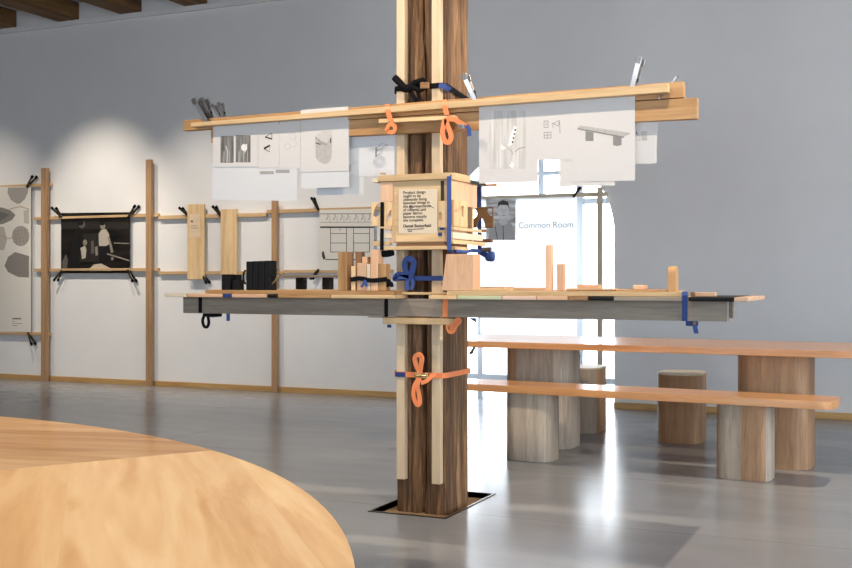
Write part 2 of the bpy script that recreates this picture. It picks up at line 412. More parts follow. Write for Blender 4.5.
# ------------------------------------------------------------------ papers
class Sheet:
    def __init__(s, pts, Y, mat, th=.0006):
        s.Y = Y; s.m = MB(); s.k = 0; s.base = mat
        f = [P(x, y, Y) for x, y in pts]
        s.m.prism([f], (0, th, 0), mat)
    def poly(s, pts, mat, lay=1):
        s.k += 1; f = [P(x, y, s.Y-.0003*lay-.00002*s.k) for x, y in pts]
        tris = tessellate_polygon([f]); s.m.add(f, [tuple(t) for t in tris], mat)
    def rect(s, x0, y0, x1, y1, mat, lay=1): s.poly([(x0, y1), (x1, y1), (x1, y0), (x0, y0)], mat, lay)
    def line(s, pts, w, mat, lay=2):
        for (x0, y0), (x1, y1) in zip(pts, pts[1:]):
            dx, dy = x1-x0, y1-y0; l = math.hypot(dx, dy) or 1; nx, ny = -dy/l*w/2, dx/l*w/2
            s.poly([(x0+nx, y0+ny), (x1+nx, y1+ny), (x1-nx, y1-ny), (x0-nx, y0-ny)], mat, lay)
    def ell(s, cx, cy, rx, ry, mat, lay=1, n=20, a0=0):
        s.poly([(cx+rx*math.cos(a0+2*math.pi*i/n), cy+ry*math.sin(a0+2*math.pi*i/n)) for i in range(n)], mat, lay)
    def done(s, name, label, cat, group=None):
        o = s.m.build(name, None); o['_'] = 0; del o['_']
        return tag(o, label, cat, group)
PG = 'sheets of paper hung from the upper planks'
K = ink(.03); G3 = ink(.3); G5 = ink(.5); G7 = ink(.62)
FY = 4.7985
# left front row
s = Sheet([(213.5, 167), (258, 166.6), (258, 118.3), (213.5, 121.3)], FY, M['paper'])
s.rect(220.5, 136, 233.7, 162.8, M['photo_grey']); s.rect(235.7, 135.2, 250.5, 162.3, M['photo_grey'])
s.line([(226, 146), (227.3, 151), (227, 162)], .8, G7); s.ell(243.8, 147.5, 2.6, 3.4, ink(.75), 2); s.poly([(243.8, 146), (247, 143.5), (247.2, 149), (244.5, 153)], ink(.75), 2)
for x in (224, 229.5, 239, 243.5, 247.6): s.line([(x, 151), (x, 162)], .5, ink(.5), 2)
s.done('paper_sheet', 'hanging sheet with two dark grey photos side by side', 'paper', PG)
s = Sheet([(212.3, 199.6), (297, 201), (297, 124), (213, 126)], FY+.003, M['paper_blue'])
s.rect(259.7, 171.2, 273.8, 174.2, ink(.33)); s.rect(275.7, 169.6, 289.6, 173, ink(.33))
s.done('paper_sheet', 'wide lower sheet under the twin photos with two small grey strips printed', 'paper', PG)
s = Sheet([(258.3, 168), (279, 167.5), (279, 117), (258.3, 118)], FY+.0012, M['paper'])
s.line([(264, 148.5), (270, 145.3)], 1.8, K); s.line([(264, 148.7), (269.8, 152)], .5, K); s.line([(270, 145.5), (269.5, 151.8)], .4, G3)
s.line([(265, 137), (272, 139)], 1.3, K); s.line([(265.5, 136.8), (271.5, 133)], .5, K); s.line([(271.6, 133), (272, 139)], .5, K)
s.done('paper_sheet', 'hanging sheet with two small black triangle shapes', 'paper', PG)
s = Sheet([(279.5, 168), (300.5, 167.8), (300.5, 115.8), (279.5, 117)], FY+.0018, M['paper'])
for q in (((284, 146), (288, 142), (291, 147), (287, 150), (284, 146)), ((289, 135), (295, 133), (296, 138), (291, 140), (289, 135)), ((295, 139), (297, 145), (293, 147))): s.line(q, .35, G5)
s.done('paper_sheet', 'narrow sheet with faint pencil line sketches left of the stool drawing', 'paper', PG)
s = Sheet([(300.7, 172), (348.2, 171), (348.2, 106.4), (300.7, 110)], FY, M['paper'])
body = [(315.3, 136), (315.6, 157)]+[(323.5-8*math.cos(t), 158.5+5.5*math.sin(t)*1.0) for t in [i*math.pi/10 for i in range(11)]]+[(332, 150), (331.8, 135)]
s.poly([(315.3, 136), (315.8, 157.5), (319, 161.5), (324.5, 164), (328, 163.3), (331, 159), (331.8, 153), (332, 134.5)], ink(.43))
s.poly([(315.3, 136), (318, 133), (324, 130.5), (330, 130.3), (332, 132), (332, 135), (330, 139.5), (327, 143), (321, 141)], ink(.52), 2)
s.poly([(315.3, 136), (321, 141), (327, 143), (327.3, 146), (321, 144), (315.4, 139)], ink(.33), 2)
s.line([(315.6, 142.8), (320.5, 144.4)], 1, K, 3); s.line([(330.6, 138), (330.6, 143)], 1, K, 3)
s.done('paper_sheet', 'hanging sheet with a large grey drawing of a rounded stool', 'paper', PG)
s = Sheet([(301, 188.4), (349, 187), (349, 120), (301, 120)], FY+.0024, M['paper_blue'])
s.done('paper_sheet', 'blank pale sheet showing just below the stool drawing', 'paper', PG)
s = Sheet([(317, 195.5), (364, 194), (364, 135.3), (317, 135.3)], 4.8475, M['paper_blue'])
s.done('paper_sheet', 'blank sheet hanging lowest between the stool drawing and the column', 'paper', PG)
s = Sheet([(346.5, 177), (394.5, 175.5), (394.5, 131), (346.5, 133)], 4.8455, M['paper_blue'])
s.line([(371, 148), (377, 150), (388, 145), (381, 143), (377, 150)], .5, G3); s.line([(376, 147), (376, 157)], .9, K); s.line([(376, 156), (382, 152.5), (382, 146)], .5, G3); s.line([(376, 151), (388, 147.5)], .4, G3)
s.rect(348.6, 164.5, 350.8, 171.3, ink(.4)); s.line([(351, 164), (358, 163), (353, 160)], .5, G7)
s.done('paper_sheet', 'bluish sheet beside the column with a small folded line drawing', 'paper', PG)
# right front row
s = Sheet([(479, 183.5), (538, 182), (538, 95.2), (479, 99.5)], FY+.0012, M['paper'])
s.rect(489.4, 110.5, 525.6, 168.6, M['photo_pale'])
s.poly([(508, 146), (511, 133), (514, 126), (517, 127), (516, 134), (512, 145)], ink(.8), 2)
for y in (130, 134, 138, 142): s.ell(512.6+(142-y)*.22, y, .9, 1.1, K, 3, 8)
s.poly([(501, 144.5), (506, 148), (503.5, 150), (501, 149)], ink(.8), 2); s.poly([(509, 166), (512, 161.5), (514.5, 166.5), (512, 168)], ink(.8), 2)
s.line([(507, 147), (512, 152), (513, 155)], .6, G3); s.line([(515, 152), (519, 148.5), (525, 147)], .9, G3)
s.done('paper_sheet', 'hanging sheet with a tall pale photo of wooden joints right of the column', 'paper', PG)
s = Sheet([(532, 160.2), (572.5, 159.7), (572.5, 92.7), (532, 95.6)], FY+.0006, M['paper'])
for q in (((544, 121), (548, 121), (548, 127.5), (544, 127.5), (544, 121)), ((544, 132.5), (551, 132), (551, 138), (544.3, 138.3), (544, 132.5)), ((547.5, 132.3), (547.5, 138.2)), ((544.2, 135.3), (551, 135)), ((552, 124), (559.5, 120.5), (560, 133)), ((553, 125), (553, 128)), ((552, 123), (558, 126), (559.6, 121)), ((546, 123), (546, 125.5))): s.line(q, .6, G3)
s.done('paper_sheet', 'sheet with small square furniture sketches between photo and bench drawing', 'paper', PG)
s = Sheet([(571.7, 181.6), (635, 180.5), (635, 89), (571.7, 93)], FY, M['paper'])
s.poly([(577.5, 128), (580.5, 125.6), (630, 133), (630, 134), (624, 136.6)], ink(.42)); s.poly([(577.5, 128), (624, 136.6), (624, 138), (577.5, 129.3)], ink(.22), 2)
s.poly([(585.5, 131), (593.5, 132.4), (593.5, 141), (585.5, 141)], ink(.24), 2); s.poly([(613, 136), (621.5, 137.5), (621.5, 145), (617, 146), (613, 145)], ink(.24), 2)
s.done('paper_sheet', 'hanging sheet with a large grey drawing of a bench on two legs', 'paper', PG)
s = Sheet([(559.5, 186.6), (615, 185.4), (615, 120), (559.5, 122)], FY+.0024, M['paper'])
s.done('paper_sheet', 'blank sheet showing just below the bench drawing', 'paper', PG)
s = Sheet([(606, 164.8), (656.5, 163.2), (657.5, 116), (606, 118)], 4.8455, M['paper'])
s.line([(636.5, 132), (637.3, 135)], .8, K); s.line([(636.5, 140), (640, 140), (640, 136.5)], .4, G3); s.rect(641.5, 131, 647, 140.5, ink(.45)); 
s.done('paper_sheet', 'rightmost sheet hung behind the broad plank with a tiny grey square', 'paper', PG)

# ================================================================== lower cross beams and shelf boards
BY = 4.802
zb = P(455, 317.3, BY).z; zt = P(455, 299.0, BY).z
m = MB(); m.box(P(183, 300, BY).x, P(727.5, 300, BY).x, BY, BY+.042, zb, zt)
tag(m.build('beam', M['grey_x'], bevel=.002), 'long grey-brown beam running in front of the column under the shelf', 'beam', 'beams under the shelf')  # shade under the shelf is put into the grey wood colour
BY2 = 5.195
m = MB(); m.box(P(186, 300, BY2).x, P(733, 300, BY2).x, BY2, BY2+.042, zb, zt)
tag(m.build('beam', M['grey_x'], bevel=.002), 'grey beam behind the column, its end just showing past the front beam', 'beam', 'beams under the shelf')
tag(rect(382.5, 455.5, 318.2, 324.4, 4.79, .055).build('slat', M['pine_x'], bevel=.002), 'short pale slat under the front beam at the column with two knots', 'slat')
tag(rect(367.5, 452, 317.3, 318.1, 4.80, .05).build('shim_board', M['brown_x']), 'thin brown board between the front beam and the short slat', 'board')
# layer 1: pieces lying across both beams
L1 = [(164, 186, 'pale_x', 'thin grey-white board at the far left tip of the shelf'), (186.6, 222, 'beech_x', 'tan board in the lower shelf layer beside the far left tip'),
      (222.6, 231, 'navy', 'small dark blue piece between boards at the left shelf edge'), (231.6, 266.4, 'beech_x', 'tan board in the shelf edge under the small black boards'),
      (267, 277, 'black', 'small black piece in the left shelf edge under the fluted black boards'), (277.6, 330, 'oak_x', 'tan board in the shelf edge below the small table model'),
      (330.6, 394.5, 'pine_x', 'yellow pine board in the shelf edge left of the column'), (428.5, 456.5, 'pine_x', 'yellow pine board in the shelf edge right under the leaning pink panel'),
      (457.2, 501.5, 'green_x', 'pale green tinted board in the shelf edge right of the column'), (502.2, 536, 'rose_x', 'rose tinted board in the shelf edge below the tall stick'),
      (536.6, 567.5, 'beech_x', 'tan board in the shelf edge below the shorter stick'), (568.2, 587.6, 'brown_x', 'dark brown board in the shelf edge left of the black piece'),
      (588.2, 613, 'black', 'black rounded piece in the right shelf edge'), (613.6, 681.5, 'grey_x', 'long grey board in the shelf edge left of the blue strap'),
      (688, 733.5, 'black', 'long black piece at the shelf edge right of the blue strap'), (734, 748, 'beech_x', 'light wooden end piece at the far right tip of the shelf')]
SY = 4.69; z1 = zt+.0005; z1t = z1+.018
gap0, gap1 = P(395, 295, SY).x, P(428, 295, SY).x
def front_only(a, b): return b > P(390, 295, 4.84).x and a < P(452, 295, 4.84).x
for px0, px1, mt, lab in L1:
    a, c = P(px0, 295, SY).x, P(px1, 295, SY).x
    y1 = 4.84 if (c > -2.42 and a < -2.03) else 5.24
    m = MB(); m.box(a, c, SY, y1, z1, z1t)
    tag(m.build('shelf_board', M[mt], bevel=.003 if mt != 'black' else .006), lab, 'board', 'boards in the lower layer of the shelf')
# layer 2: long top planks
z2 = z1t+.0006
def plank2(px0, px1, y0, y1, th, mt, lab, z=z2):
    a, c = P(px0, 292, y0).x, P(px1, 292, y0).x
    m = MB(); m.box(a, c, y0, y1, z, z+th)
    return tag(m.build('shelf_plank', M[mt], bevel=.002), lab, 'plank', 'long planks on top of the shelf')
plank2(205, 394, 4.70, 4.842, .019, 'oak_x', 'long orange-brown plank along the front of the left shelf')
plank2(212, 386, 5.05, 5.24, .019, 'pine_x', 'long pine plank along the back of the left shelf')
plank2(394.8, 446, 4.792, 4.842, .012, 'pine_x', 'thin strip crossing in front of the column on the shelf')
plank2(446.8, 682, 4.70, 4.842, .021, 'pine_x', 'long bright pine plank along the front of the right shelf')
plank2(482, 678, 5.05, 5.24, .021, 'pine_x', 'long pine plank along the back of the right shelf')
z3l = z2+.0195; z3r = z2+.0215
# things on the right half
def block(px0, px1, h, Y, d, mt, name, lab, cat, z, bev=.002, grp=None):
    a, c = P(px0, 285, Y).x, P(px1, 285, Y).x
    m = MB(); m.box(a, c, Y, Y+d, z, z+h); return tag(m.build(name, M[mt], bevel=bev), lab, cat, grp)
def hgt(px, py, Y, z): return P(px, py, Y).z-z
block(545.5, 551.6, hgt(548, 245, 4.76, z3r), 4.76, .028, 'beech_z', 'wooden_stick', 'tall square wooden stick standing on the right shelf', 'stick', z3r)
block(557, 563.6, hgt(560, 264, 4.76, z3r), 4.76, .03, 'beech_z', 'wooden_stick', 'shorter square wooden stick standing right of the tall one', 'stick', z3r)
SG = 'small flat sample boards on the right shelf'
def slab(px0, px1, t, Y, d, z, mt, lab, bev=.002):
    a, c = P(px0, 285, Y).x, P(px1, 285, Y).x
    m = MB(); m.box(a, c, Y, Y+d, z, z+t); tag(m.build('sample_board', M[mt], bevel=bev), lab, 'board', SG); return z+t+.0004
zz = slab(466, 506, .010, 4.72, .10, z3r, 'pine_x', 'small flat pine board just right of the leaning panel')
slab(505.5, 545, .012, 5.06, .13, z3r, 'beech_x', 'flat beech board behind the tall stick on the right shelf')
slab(478, 505, .016, 5.06, .13, z3r, 'beech_x', 'flat reddish board at the back, right of the leaning panel')
zz = slab(566, 612, .009, 5.06, .13, z3r, 'pine_x', 'flat board carrying a small block, right of the sticks')
block(577, 598.5, .018, 5.08, .07, 'beech_x', 'wooden_block', 'small block lying on a flat board right of the two sticks', 'block', zz)
zz = slab(616, 666, .009, 4.74, .09, z3r, 'oak_x', 'flat board carrying a small cube, left of the round-topped block')
block(633, 645, .018, 4.76, .05, 'beech_x', 'wooden_block', 'small cube on a flat board left of the round-topped block', 'block', zz)
slab(566, 613, .007, 4.72, .1, z3r, 'brown_x', 'dark thin board on the front plank right of the shorter stick')
# round-topped block
Yb = 4.76; a, c = P(667.5, 280, Yb).x, P(675.5, 280, Yb).x; w = c-a
ztop = P(672, 266.2, Yb).z
m = MB(); r = .03; d = .065
pr = [(a, Yb, z3r), (a, Yb+d, z3r)]+[(a, Yb+d/2+d/2*math.cos(t), ztop-d/2+d/2*math.sin(t)) for t in [i*math.pi/12 for i in range(13)]]
m.prism([pr], (w, 0, 0)); tag(m.build('rounded_block', M['oak_z'], bevel=.003), 'round-topped wooden block standing alone near the right shelf end', 'block')
zr = z1t+.0005
block(690.5, 694.5, .020, 4.80, .05, 'brown_x', 'wooden_block', 'tiny dark block right of the blue strap', 'block', zr)
block(695, 715, .018, 4.82, .05, 'beech_x', 'wooden_block', 'small pinkish block next to the tiny dark one at the right end', 'block', zr)
# leaning panel right of the column
a, c = P(443.5, 270, 4.72), P(473, 270, 4.72); hp = hgt(458, 254.2, 4.76, z3r)
m = MB(); z = z3r
f = [(a.x-.006, 4.712, z), (c.x+.006, 4.712, z), (c.x-.004, 4.735, z+hp), (a.x+.006, 4.735, z+hp)]
m.hexa(f+[(p[0], p[1]+.09, p[2]) for p in f])
tag(m.build('wooden_board', M['beech_z'], bevel=.003), 'pinkish wood block panel standing at the right foot of the column', 'panel')
# things on the left half ----------------------------------------------------------
for i, (p0, p1, lab) in enumerate(((246, 252, 'leftmost of four tall black boards standing together on the left shelf'), (252.4, 257.8, 'second from left of the four tall black boards'),
                                   (258.2, 264, 'third from left of the four tall black boards'), (264.4, 270, 'rightmost of the four tall black boards'))):
    block(p0, p1, hgt(258, 261.3-.2*i, 4.73, z3l), 4.73, .06+.006*(i % 2), 'black', 'black_board', lab, 'board', z3l, .003, 'tall black boards on the left shelf')
block(221.5, 229.6, hgt(225, 274.3, 4.73, z3l), 4.73, .05, 'black', 'black_board', 'short wide black board left of the tall black ones', 'board', z3l, .002)
block(232.5, 238.6, hgt(235, 280, 4.73, z3l), 4.73, .05, 'black', 'black_board', 'stubby black block between the short and tall black boards', 'block', z3l, .002)
block(234.8, 238.6, hgt(236, 274.5, 4.79, z3l), 4.783, .03, 'black', 'black_board', 'narrow black board just behind the stubby black block', 'board', z3l, .002)
# table model
zmt = z3l
te = tag(empty('table_model', (P(308, 285, 5.12).x, 5.14, zmt)), 'small model table with grey top and two black legs on the left shelf', 'model')
ht = hgt(308, 275, 5.10, zmt); ta, tc_ = P(281, 280, 5.10).x, P(337, 280, 5.10).x
m = MB(); m.box(ta, tc_, 5.08, 5.20, zmt+ht-.014, zmt+ht); m.build('tabletop', M['grey_x'], te, bevel=.003)
for p0, p1 in ((294.3, 300.8), (320.8, 327.6)):
    m = MB(); a, c = P(p0, 280, 5.10).x, P(p1, 280, 5.10).x; m.box(a, c, 5.11, 5.17, zmt, zmt+ht-.014); m.build('leg', M['black'], te, bevel=.005)
# strapped bundle of wood blocks
BG = 'wooden offcuts standing left of the column'
for p0, p1, t, Y, d, mt, lab in (
    (338, 346.6, 251.8, 4.725, .075, 'oak_z', 'tall oak block standing alone left of the strapped bundle'),
    (351, 355, 266, 4.725, .03, 'pine_z', 'short pale block at the left end of the strapped bundle'),
    (355.4, 361.6, 251.7, 4.772, .035, 'brown_z', 'dark brown tall block at the back left of the strapped bundle'),
    (362, 367.4, 256.8, 4.772, .04, 'beech_z', 'medium block behind the front pieces of the strapped bundle'),
    (357, 366.2, 263, 4.725, .035, 'beech_z', 'reddish block in the front middle of the strapped bundle'),
    (366.6, 370, 264, 4.725, .03, 'pale_z', 'narrow pale block in the middle of the strapped bundle'),
    (370.4, 378, 249.8, 4.725, .06, 'beech_z', 'tallest pinkish block of the strapped bundle'),
    (378.4, 386, 263.8, 4.725, .05, 'oak_z', 'right end block of the strapped bundle next to the column')):
    block(p0, p1, hgt((p0+p1)/2, t, Y, z3l), Y, d, mt, 'wooden_offcut', lab, 'block', z3l, .002, BG)

# ================================================================== box strapped round the column
BX = 4.765
zbt, zbb = P(418, 180.5, BX).z, P(418, 242.2, BX).z
xl, xr = P(393.5, 210, BX).x, P(449.5, 210, BX).x
xrs = xr; xr -= .018; ybk = 5.205; ysd = 4.985; zmid = PX(466, 206.5, xrs).z
box = tag(empty('wooden_box', ((xl+xr)/2, 5.0, zbb)), 'pale wooden box strapped round the column with a printed notice on front', 'box')
m = MB(); m.box(xl, xr, BX, BX+.018, zbb, zbt); m.build('front_panel', M['pine_x'], box, bevel=.0015)
m = MB(); m.box(xr+.0, xrs, BX+.0, ysd, zbb, zbt); m.build('side_panel', M['beech_z'], box, bevel=.0015)
m = MB(); m.box(xr+.0, xrs-.003, ysd+.0005, 5.125, zmid, zbt); m.build('side_panel', M['beech_z'], box, bevel=.0015)
m = MB(); m.box(xl-.018, xl, BX+.0, ybk, zbb, zbt); m.build('side_panel', M['beech_z'], box, bevel=.0015)
m = MB(); m.box(xl, xr-.035, ybk-.018, ybk, zbb, zbt); m.build('back_panel', M['pine_x'], box, bevel=.0015)
zf = zbt+.0005; zft = P(418, 174.2, BX).z
x0f = P(378, 178, BX-.02).x; x1f = xrs+.006
m = MB()
m.box(x0f, x1f, BX-.02, BX+.06, zf, zft); m.build('top_slat', M['pine_x'], box, bevel=.002)
m = MB(); m.box(xr-.015, x1f, BX+.0605, ysd+.03, zf, zft+.006); m.build('top_slat', M['pine_y'], box, bevel=.002)
m = MB(); m.box(xr-.01, x1f, ysd+.0305, ybk+.02, zf, zf+.016); m.build('metal_bar', M['darksteel'], box, bevel=.002)
m = MB(); m.box(xl-.018, xl+.03, BX+.0605, ybk+.02, zf, zft); m.build('top_slat', M['pine_y'], box, bevel=.002)
zq = zbb-.0005; zq2 = P(418, 249.8, BX).z
m = MB(); m.box(P(380, 246, BX-.02).x, P(446.5, 246, BX-.02).x, BX-.02, BX+.05, zq2, P(418, 246.3, BX).z); m.build('bottom_slat', M['pine_x'], box, bevel=.002)
m = MB(); m.box(xl+.02, xr-.01, BX+.005, BX+.05, P(418, 246.25, BX).z, zq); m.build('bottom_slat', M['brown_x'], box)  # brown strip painted in for the shaded gap above the slat
m = MB(); m.box(xr+.002, xrs+.008, BX+.051, ysd, zq2, P(418, 246.3, BX).z); m.build('bottom_slat', M['pine_y'], box, bevel=.002)
m = MB(); m.box(xl+.015, xr-.01, BX-.006, BX-.0003, P(418, 241.3, BX).z, P(418, 233.4, BX).z); m.build('lower_rail', M['pine_x'], box, bevel=.001)
# printed notice
s = Sheet([(398.5, 233.5), (437.5, 233.5), (437.5, 188.8), (398.5, 188.8)], BX-.0075, M['notice'])
s.line([(428, 205.5), (431, 206.5), (434.5, 208.3)], .45, K); s.line([(427.7, 205.8), (429.5, 205.2)], .7, K)
s.line([(407, 229.6), (424, 228.6)], .7, K); s.line([(408, 231.2), (412, 231)], 1.0, K)
s.ell(410.5, 207, 1.6, 2.2, ink(.2), 1, 14)  # small dark oval smudge on the sheet
nt_ = s.done('printed_notice', 'cream notice with lines of black text on the front of the box', 'notice')
def text(body, name, px, py, Y, cap, mat, parent, bold=0):
    cu = bpy.data.curves.new(name, 'FONT'); cu.body = body; cu.size = cap; cu.extrude = .0002; cu.offset = bold
    cu.materials.append(mat); o = bpy.data.objects.new(name, cu); C.objects.link(o)
    me = bpy.data.meshes.new_from_object(o); bpy.data.objects.remove(o)
    o = bpy.data.objects.new(name, me); C.objects.link(o)
    o.parent = parent; o.location = P(px, py, Y)-wloc(parent); o.rotation_euler = (R(90), 0, 0); return o
for i, ln in enumerate(('Product design', 'ought to be', 'ultimately fixing', 'between things in', 'the representation', 'of material and', 'paper fabrics', 'become visually', 'the complete.')):
    text(ln, 'lettering', 403.2, 194.0+i*3.45, BX-.0082, .0195, K, nt_, .0002)
text('Daniel Butterfield', 'lettering', 403.2, 227.5, BX-.0082, .0205, K, nt_, .00035)
# cut-out samples round the box
def cutout(outer, holes, Y, d, mt, lab, name='cutout_panel'):
    m = MB(); m.prism([[P(x, y, Y) for x, y in outer]]+[[P(x, y, Y) for x, y in h] for h in holes], (0, d, 0))
    return tag(m.build(name, M[mt], bevel=.0008, seg=1), lab, 'panel', 'cut-out wood samples round the box')
def arc(cx, cy, rx, ry, a0, a1, n=8): return [(cx+rx*math.cos(R(a0+(a1-a0)*i/n)), cy+ry*math.sin(R(a0+(a1-a0)*i/n))) for i in range(n+1)]
cutout([(371.3, 226), (392, 226), (392, 202.4), (371.3, 202.4)],
       [[(373, 215)]+[(374, 210), (376, 206), (378.6, 204), (380, 204), (379.8, 212), (378, 216.5), (374.5, 217)],
        [(386.6, 222), (386.8, 217), (389, 212), (391.2, 209), (391.2, 216), (389, 219)]], BX-.012, .011, 'pine_z', 'pale panel with loop-shaped cut-outs left of the notice')
cutout([(438.2, 227.5), (446.4, 227.5), (446.4, 201), (438.2, 201)], [arc(440.3, 216.5, 1.7, 4.6, 0, 345, 14)], BX-.009, .0065, 'pine_z', 'narrow panel with a dark slot hole right of the notice')
def cut_side(outer, holes, X, d, mt, lab):
    m = MB(); m.prism([[PX(x, y, X) for x, y in outer]]+[[PX(x, y, X) for x, y in h] for h in holes], (d, 0, 0))
    return tag(m.build('cutout_panel', M[mt], bevel=.0008, seg=1), lab, 'panel', 'cut-out wood samples round the box')
XS = xrs+.002
cut_side([(452, 226), (466, 227.5), (466, 202), (452, 199.5)], [[(453, 210), (457, 209.5), (460, 206), (462.3, 206), (462, 217.5), (460, 216), (457, 212.5), (453, 212.5)]], XS, .009, 'pine_z', 'panel with an hourglass cut-out on the right side of the box')
cutout([(467, 228), (493, 228), (493, 207), (467, 207)],
       [arc(472.8, 213.6, 4.2, 4.8, 0, 345, 16), [(476, 227.4), (477.5, 222), (480.2, 217.5), (483, 219), (484.8, 223), (485.2, 227.4)],
        [(487, 208.4), (492.2, 208.4), (492.2, 216), (489.5, 215.5), (487, 212)]], ybk+.025, .012, 'brown_x', 'brown panel with rounded holes sticking out right of the box')
# small sticks layered under and round the box
def stick(px0, px1, t, b, Y, d, mt, lab, grp='thin sticks layered round the box'):
    return tag(rect(px0, px1, t, b, Y, d).build('wooden_stick', M[mt], bevel=.001), lab, 'stick', grp)
stick(379.5, 391, 226.6, 229.8, BX-.018, .03, 'pine_x', 'upper short stick at the lower left corner of the box')
stick(378.5, 390.5, 233, 238, BX-.016, .03, 'pale_x', 'middle short pale stick at the lower left corner of the box')
stick(372.5, 389, 241.2, 245.4, BX-.016, .03, 'pine_x', 'lower short stick at the lower left corner of the box')
stick(379.8, 384.2, 172.8, 174.0, BX-.01, .02, 'oak_x', 'tiny orange chip on the top left corner of the box')
tag(rect(380.5, 392.6, 182, 201.8, BX-.009, .008).build('wooden_plate', M['beech_z'], bevel=.001), 'pinkish plate covering the upper left corner of the box', 'plate')
stick(372.4, 378.0, 178.6, 182.4, BX-.015, .05, 'pale_x', 'stub of stick poking out left of the box top')
stick(477, 496, 183.8, 186.4, ybk+.03, .02, 'beech_x', 'long stick end poking out right of the box top')
def side_stick(px0, px1, t, b, X, w, mt, lab):
    a, c = PX(px0, t, X), PX(px1, t, X); mid = (px0+px1)/2; za, zb_ = PX(mid, t, X).z, PX(mid, b, X).z
    m = MB(); m.box(X, X+w, a.y, c.y, zb_, za); return tag(m.build('wooden_stick', M[mt], bevel=.001), lab, 'stick', 'thin sticks layered round the box')
side_stick(450, 478, 228.4, 231.4, XS, .02, 'pine_y', 'uppermost stick on the lower right side of the box')
side_stick(450, 480, 233.6, 239.8, XS, .016, 'pale_y', 'broad pale stick in the middle of the lower right side of the box')
side_stick(450, 482, 241.0, 244.8, XS, .018, 'pine_y', 'stick beneath the broad pale one on the right side of the box')
stick(466, 486, 229.6, 232.2, ybk+.03, .02, 'oak_x', 'brown stick end poking out right below the brown panel')
stick(466, 491.5, 239.2, 242.6, ybk+.03, .02, 'brown_x', 'lowest brown stick end poking out right of the box')

# ================================================================== straps
def strap(name, label, loc): return tag(empty(name, loc), label, 'strap')
def px_path(pts, Y): return [P(x, y, Y[i] if isinstance(Y, (list, tuple)) else Y) for i, (x, y) in enumerate(pts)]
def part_ribbon(par, name, pts, w, mat, side=None, closed=False, t=.0025):
    m = MB(); m.ribbon(pts, w, t, side, closed); return m.build(name, mat, par)
def smooth_path(pts, n=6):
    out = []; p = [Vector(q) for q in pts]
    for i in range(len(p)-1):
        a, b, c, d = p[max(i-1, 0)], p[i], p[i+1], p[min(i+2, len(p)-1)]
        for k in range(n):
            t = k/n; out.append(.5*((2*b)+(c-a)*t+(2*a-5*b+4*c-d)*t*t+(3*b-a-3*c+d)*t**3))
    out.append(p[-1]); return out
def buckle(par, c, w, h, mat, name='buckle'):
    m = MB(); m.box(c.x-w/2, c.x+w/2, c.y-.012, c.y, c.z-h/2, c.z+h/2); m.tube([(c.x-w*.4, c.y-.016, c.z), (c.x+w*.4, c.y-.016, c.z)], .006)
    return m.build(name, mat, par, bevel=.002)
COL = (P(396, 300, 4.89).x, P(447, 300, 4.89).x, 4.89, 5.17)
def band(par, z, w, y0, mat, dz=0, name='webbing', x_in=0.0):
    a, b, y1 = P(395.4, 300, 4.842).x, COL[1]+.006, COL[3]+.012
    a2 = COL[0]-.008
    pts = [(a, y0, z), (P(442, 300, 4.842).x, y0, z), (b, y0+.045 if y0 < 4.87 else y0, z), (b, y1, z+dz), (a2, y1, z+dz), (a2, y0+.05, z)]
    return part_ribbon(par, name, pts, w, mat, (0, 0, 1), True)
U = 1100/5.2
# black bundle strap high on the column
zc = P(418, 87, 4.84).z
sb = strap('black_strap', 'black strap with thick knotted bundle round the column above the upper planks', P(418, 87, 4.84))
band(sb, zc, .026, 4.842, M['blackweb'], -.03)
m = MB()
for pts, r in (([(394.5, 77.5), (400, 83), (405, 88), (412, 87)], .018), ([(398, 80), (406, 90), (414, 83), (424, 80)], .014), ([(402, 90), (410, 86), (420, 90), (428, 84)], .012)):
    m.tube(smooth_path(px_path(pts, 4.825)), r, 8)
m.build('knot', M['blackweb'], sb, smooth=True)
part_ribbon(sb, 'tail', smooth_path(px_path([(410, 91), (414, 97), (416, 101), (419, 97), (417, 90)], 4.826)), .02, M['blackweb'])
m = MB(); m.box(*[v for v in (P(420, 87, 4.81).x, P(428, 87, 4.81).x, 4.808, 4.83, P(424, 88.5, 4.81).z, P(424, 82, 4.81).z)]); m.build('leather_patch', M['brown_x'], sb, bevel=.003)
m = MB(); m.ribbon(px_path([(439, 85), (445, 86.5), (450, 90)], [4.836, 4.836, 4.87]), .026); m.build('blue_sleeve', M['blue'], sb)
# orange straps on the upper planks
so = strap('orange_strap', 'orange strap round the upper planks at the left edge of the column', P(387, 112, 4.745))
part_ribbon(so, 'webbing', px_path([(387.2, 104.2), (387.6, 110), (390, 118), (391, 121)], [4.80, 4.748, 4.748, 4.748]), .026, M['orange'], (1, 0, 0))
part_ribbon(so, 'tail', smooth_path(px_path([(386, 131), (390, 124), (395, 127), (393, 132), (387, 131.5)], 4.742)), .02, M['orange'])
so = strap('orange_strap', 'orange strap with long hanging loop on the upper planks at the right batten', P(444, 112, 4.745))
part_ribbon(so, 'webbing', px_path([(444.3, 99.8), (444.8, 106), (446, 112), (447, 114.8)], [4.80, 4.748, 4.748, 4.748]), .026, M['orange'], (1, 0, 0))
part_ribbon(so, 'loop', smooth_path(px_path([(445, 119), (443, 127), (442.6, 134), (445, 141), (449, 142), (451.3, 137), (449.5, 130), (446.5, 123), (447, 118)], 4.742)), .024, M['orange'])
part_ribbon(so, 'webbing', smooth_path(px_path([(447, 118.5), (455, 119.5), (461, 123.5), (466, 127)], [4.742, 4.742, 4.75, 4.76])), .024, M['orange'])
buckle(so, P(462, 126.5, 4.748), .03, .022, M['steel'])
part_ribbon(so, 'blue_tail', px_path([(466.5, 125.5), (469, 129), (469.5, 136)], 4.75), .02, M['blue'])
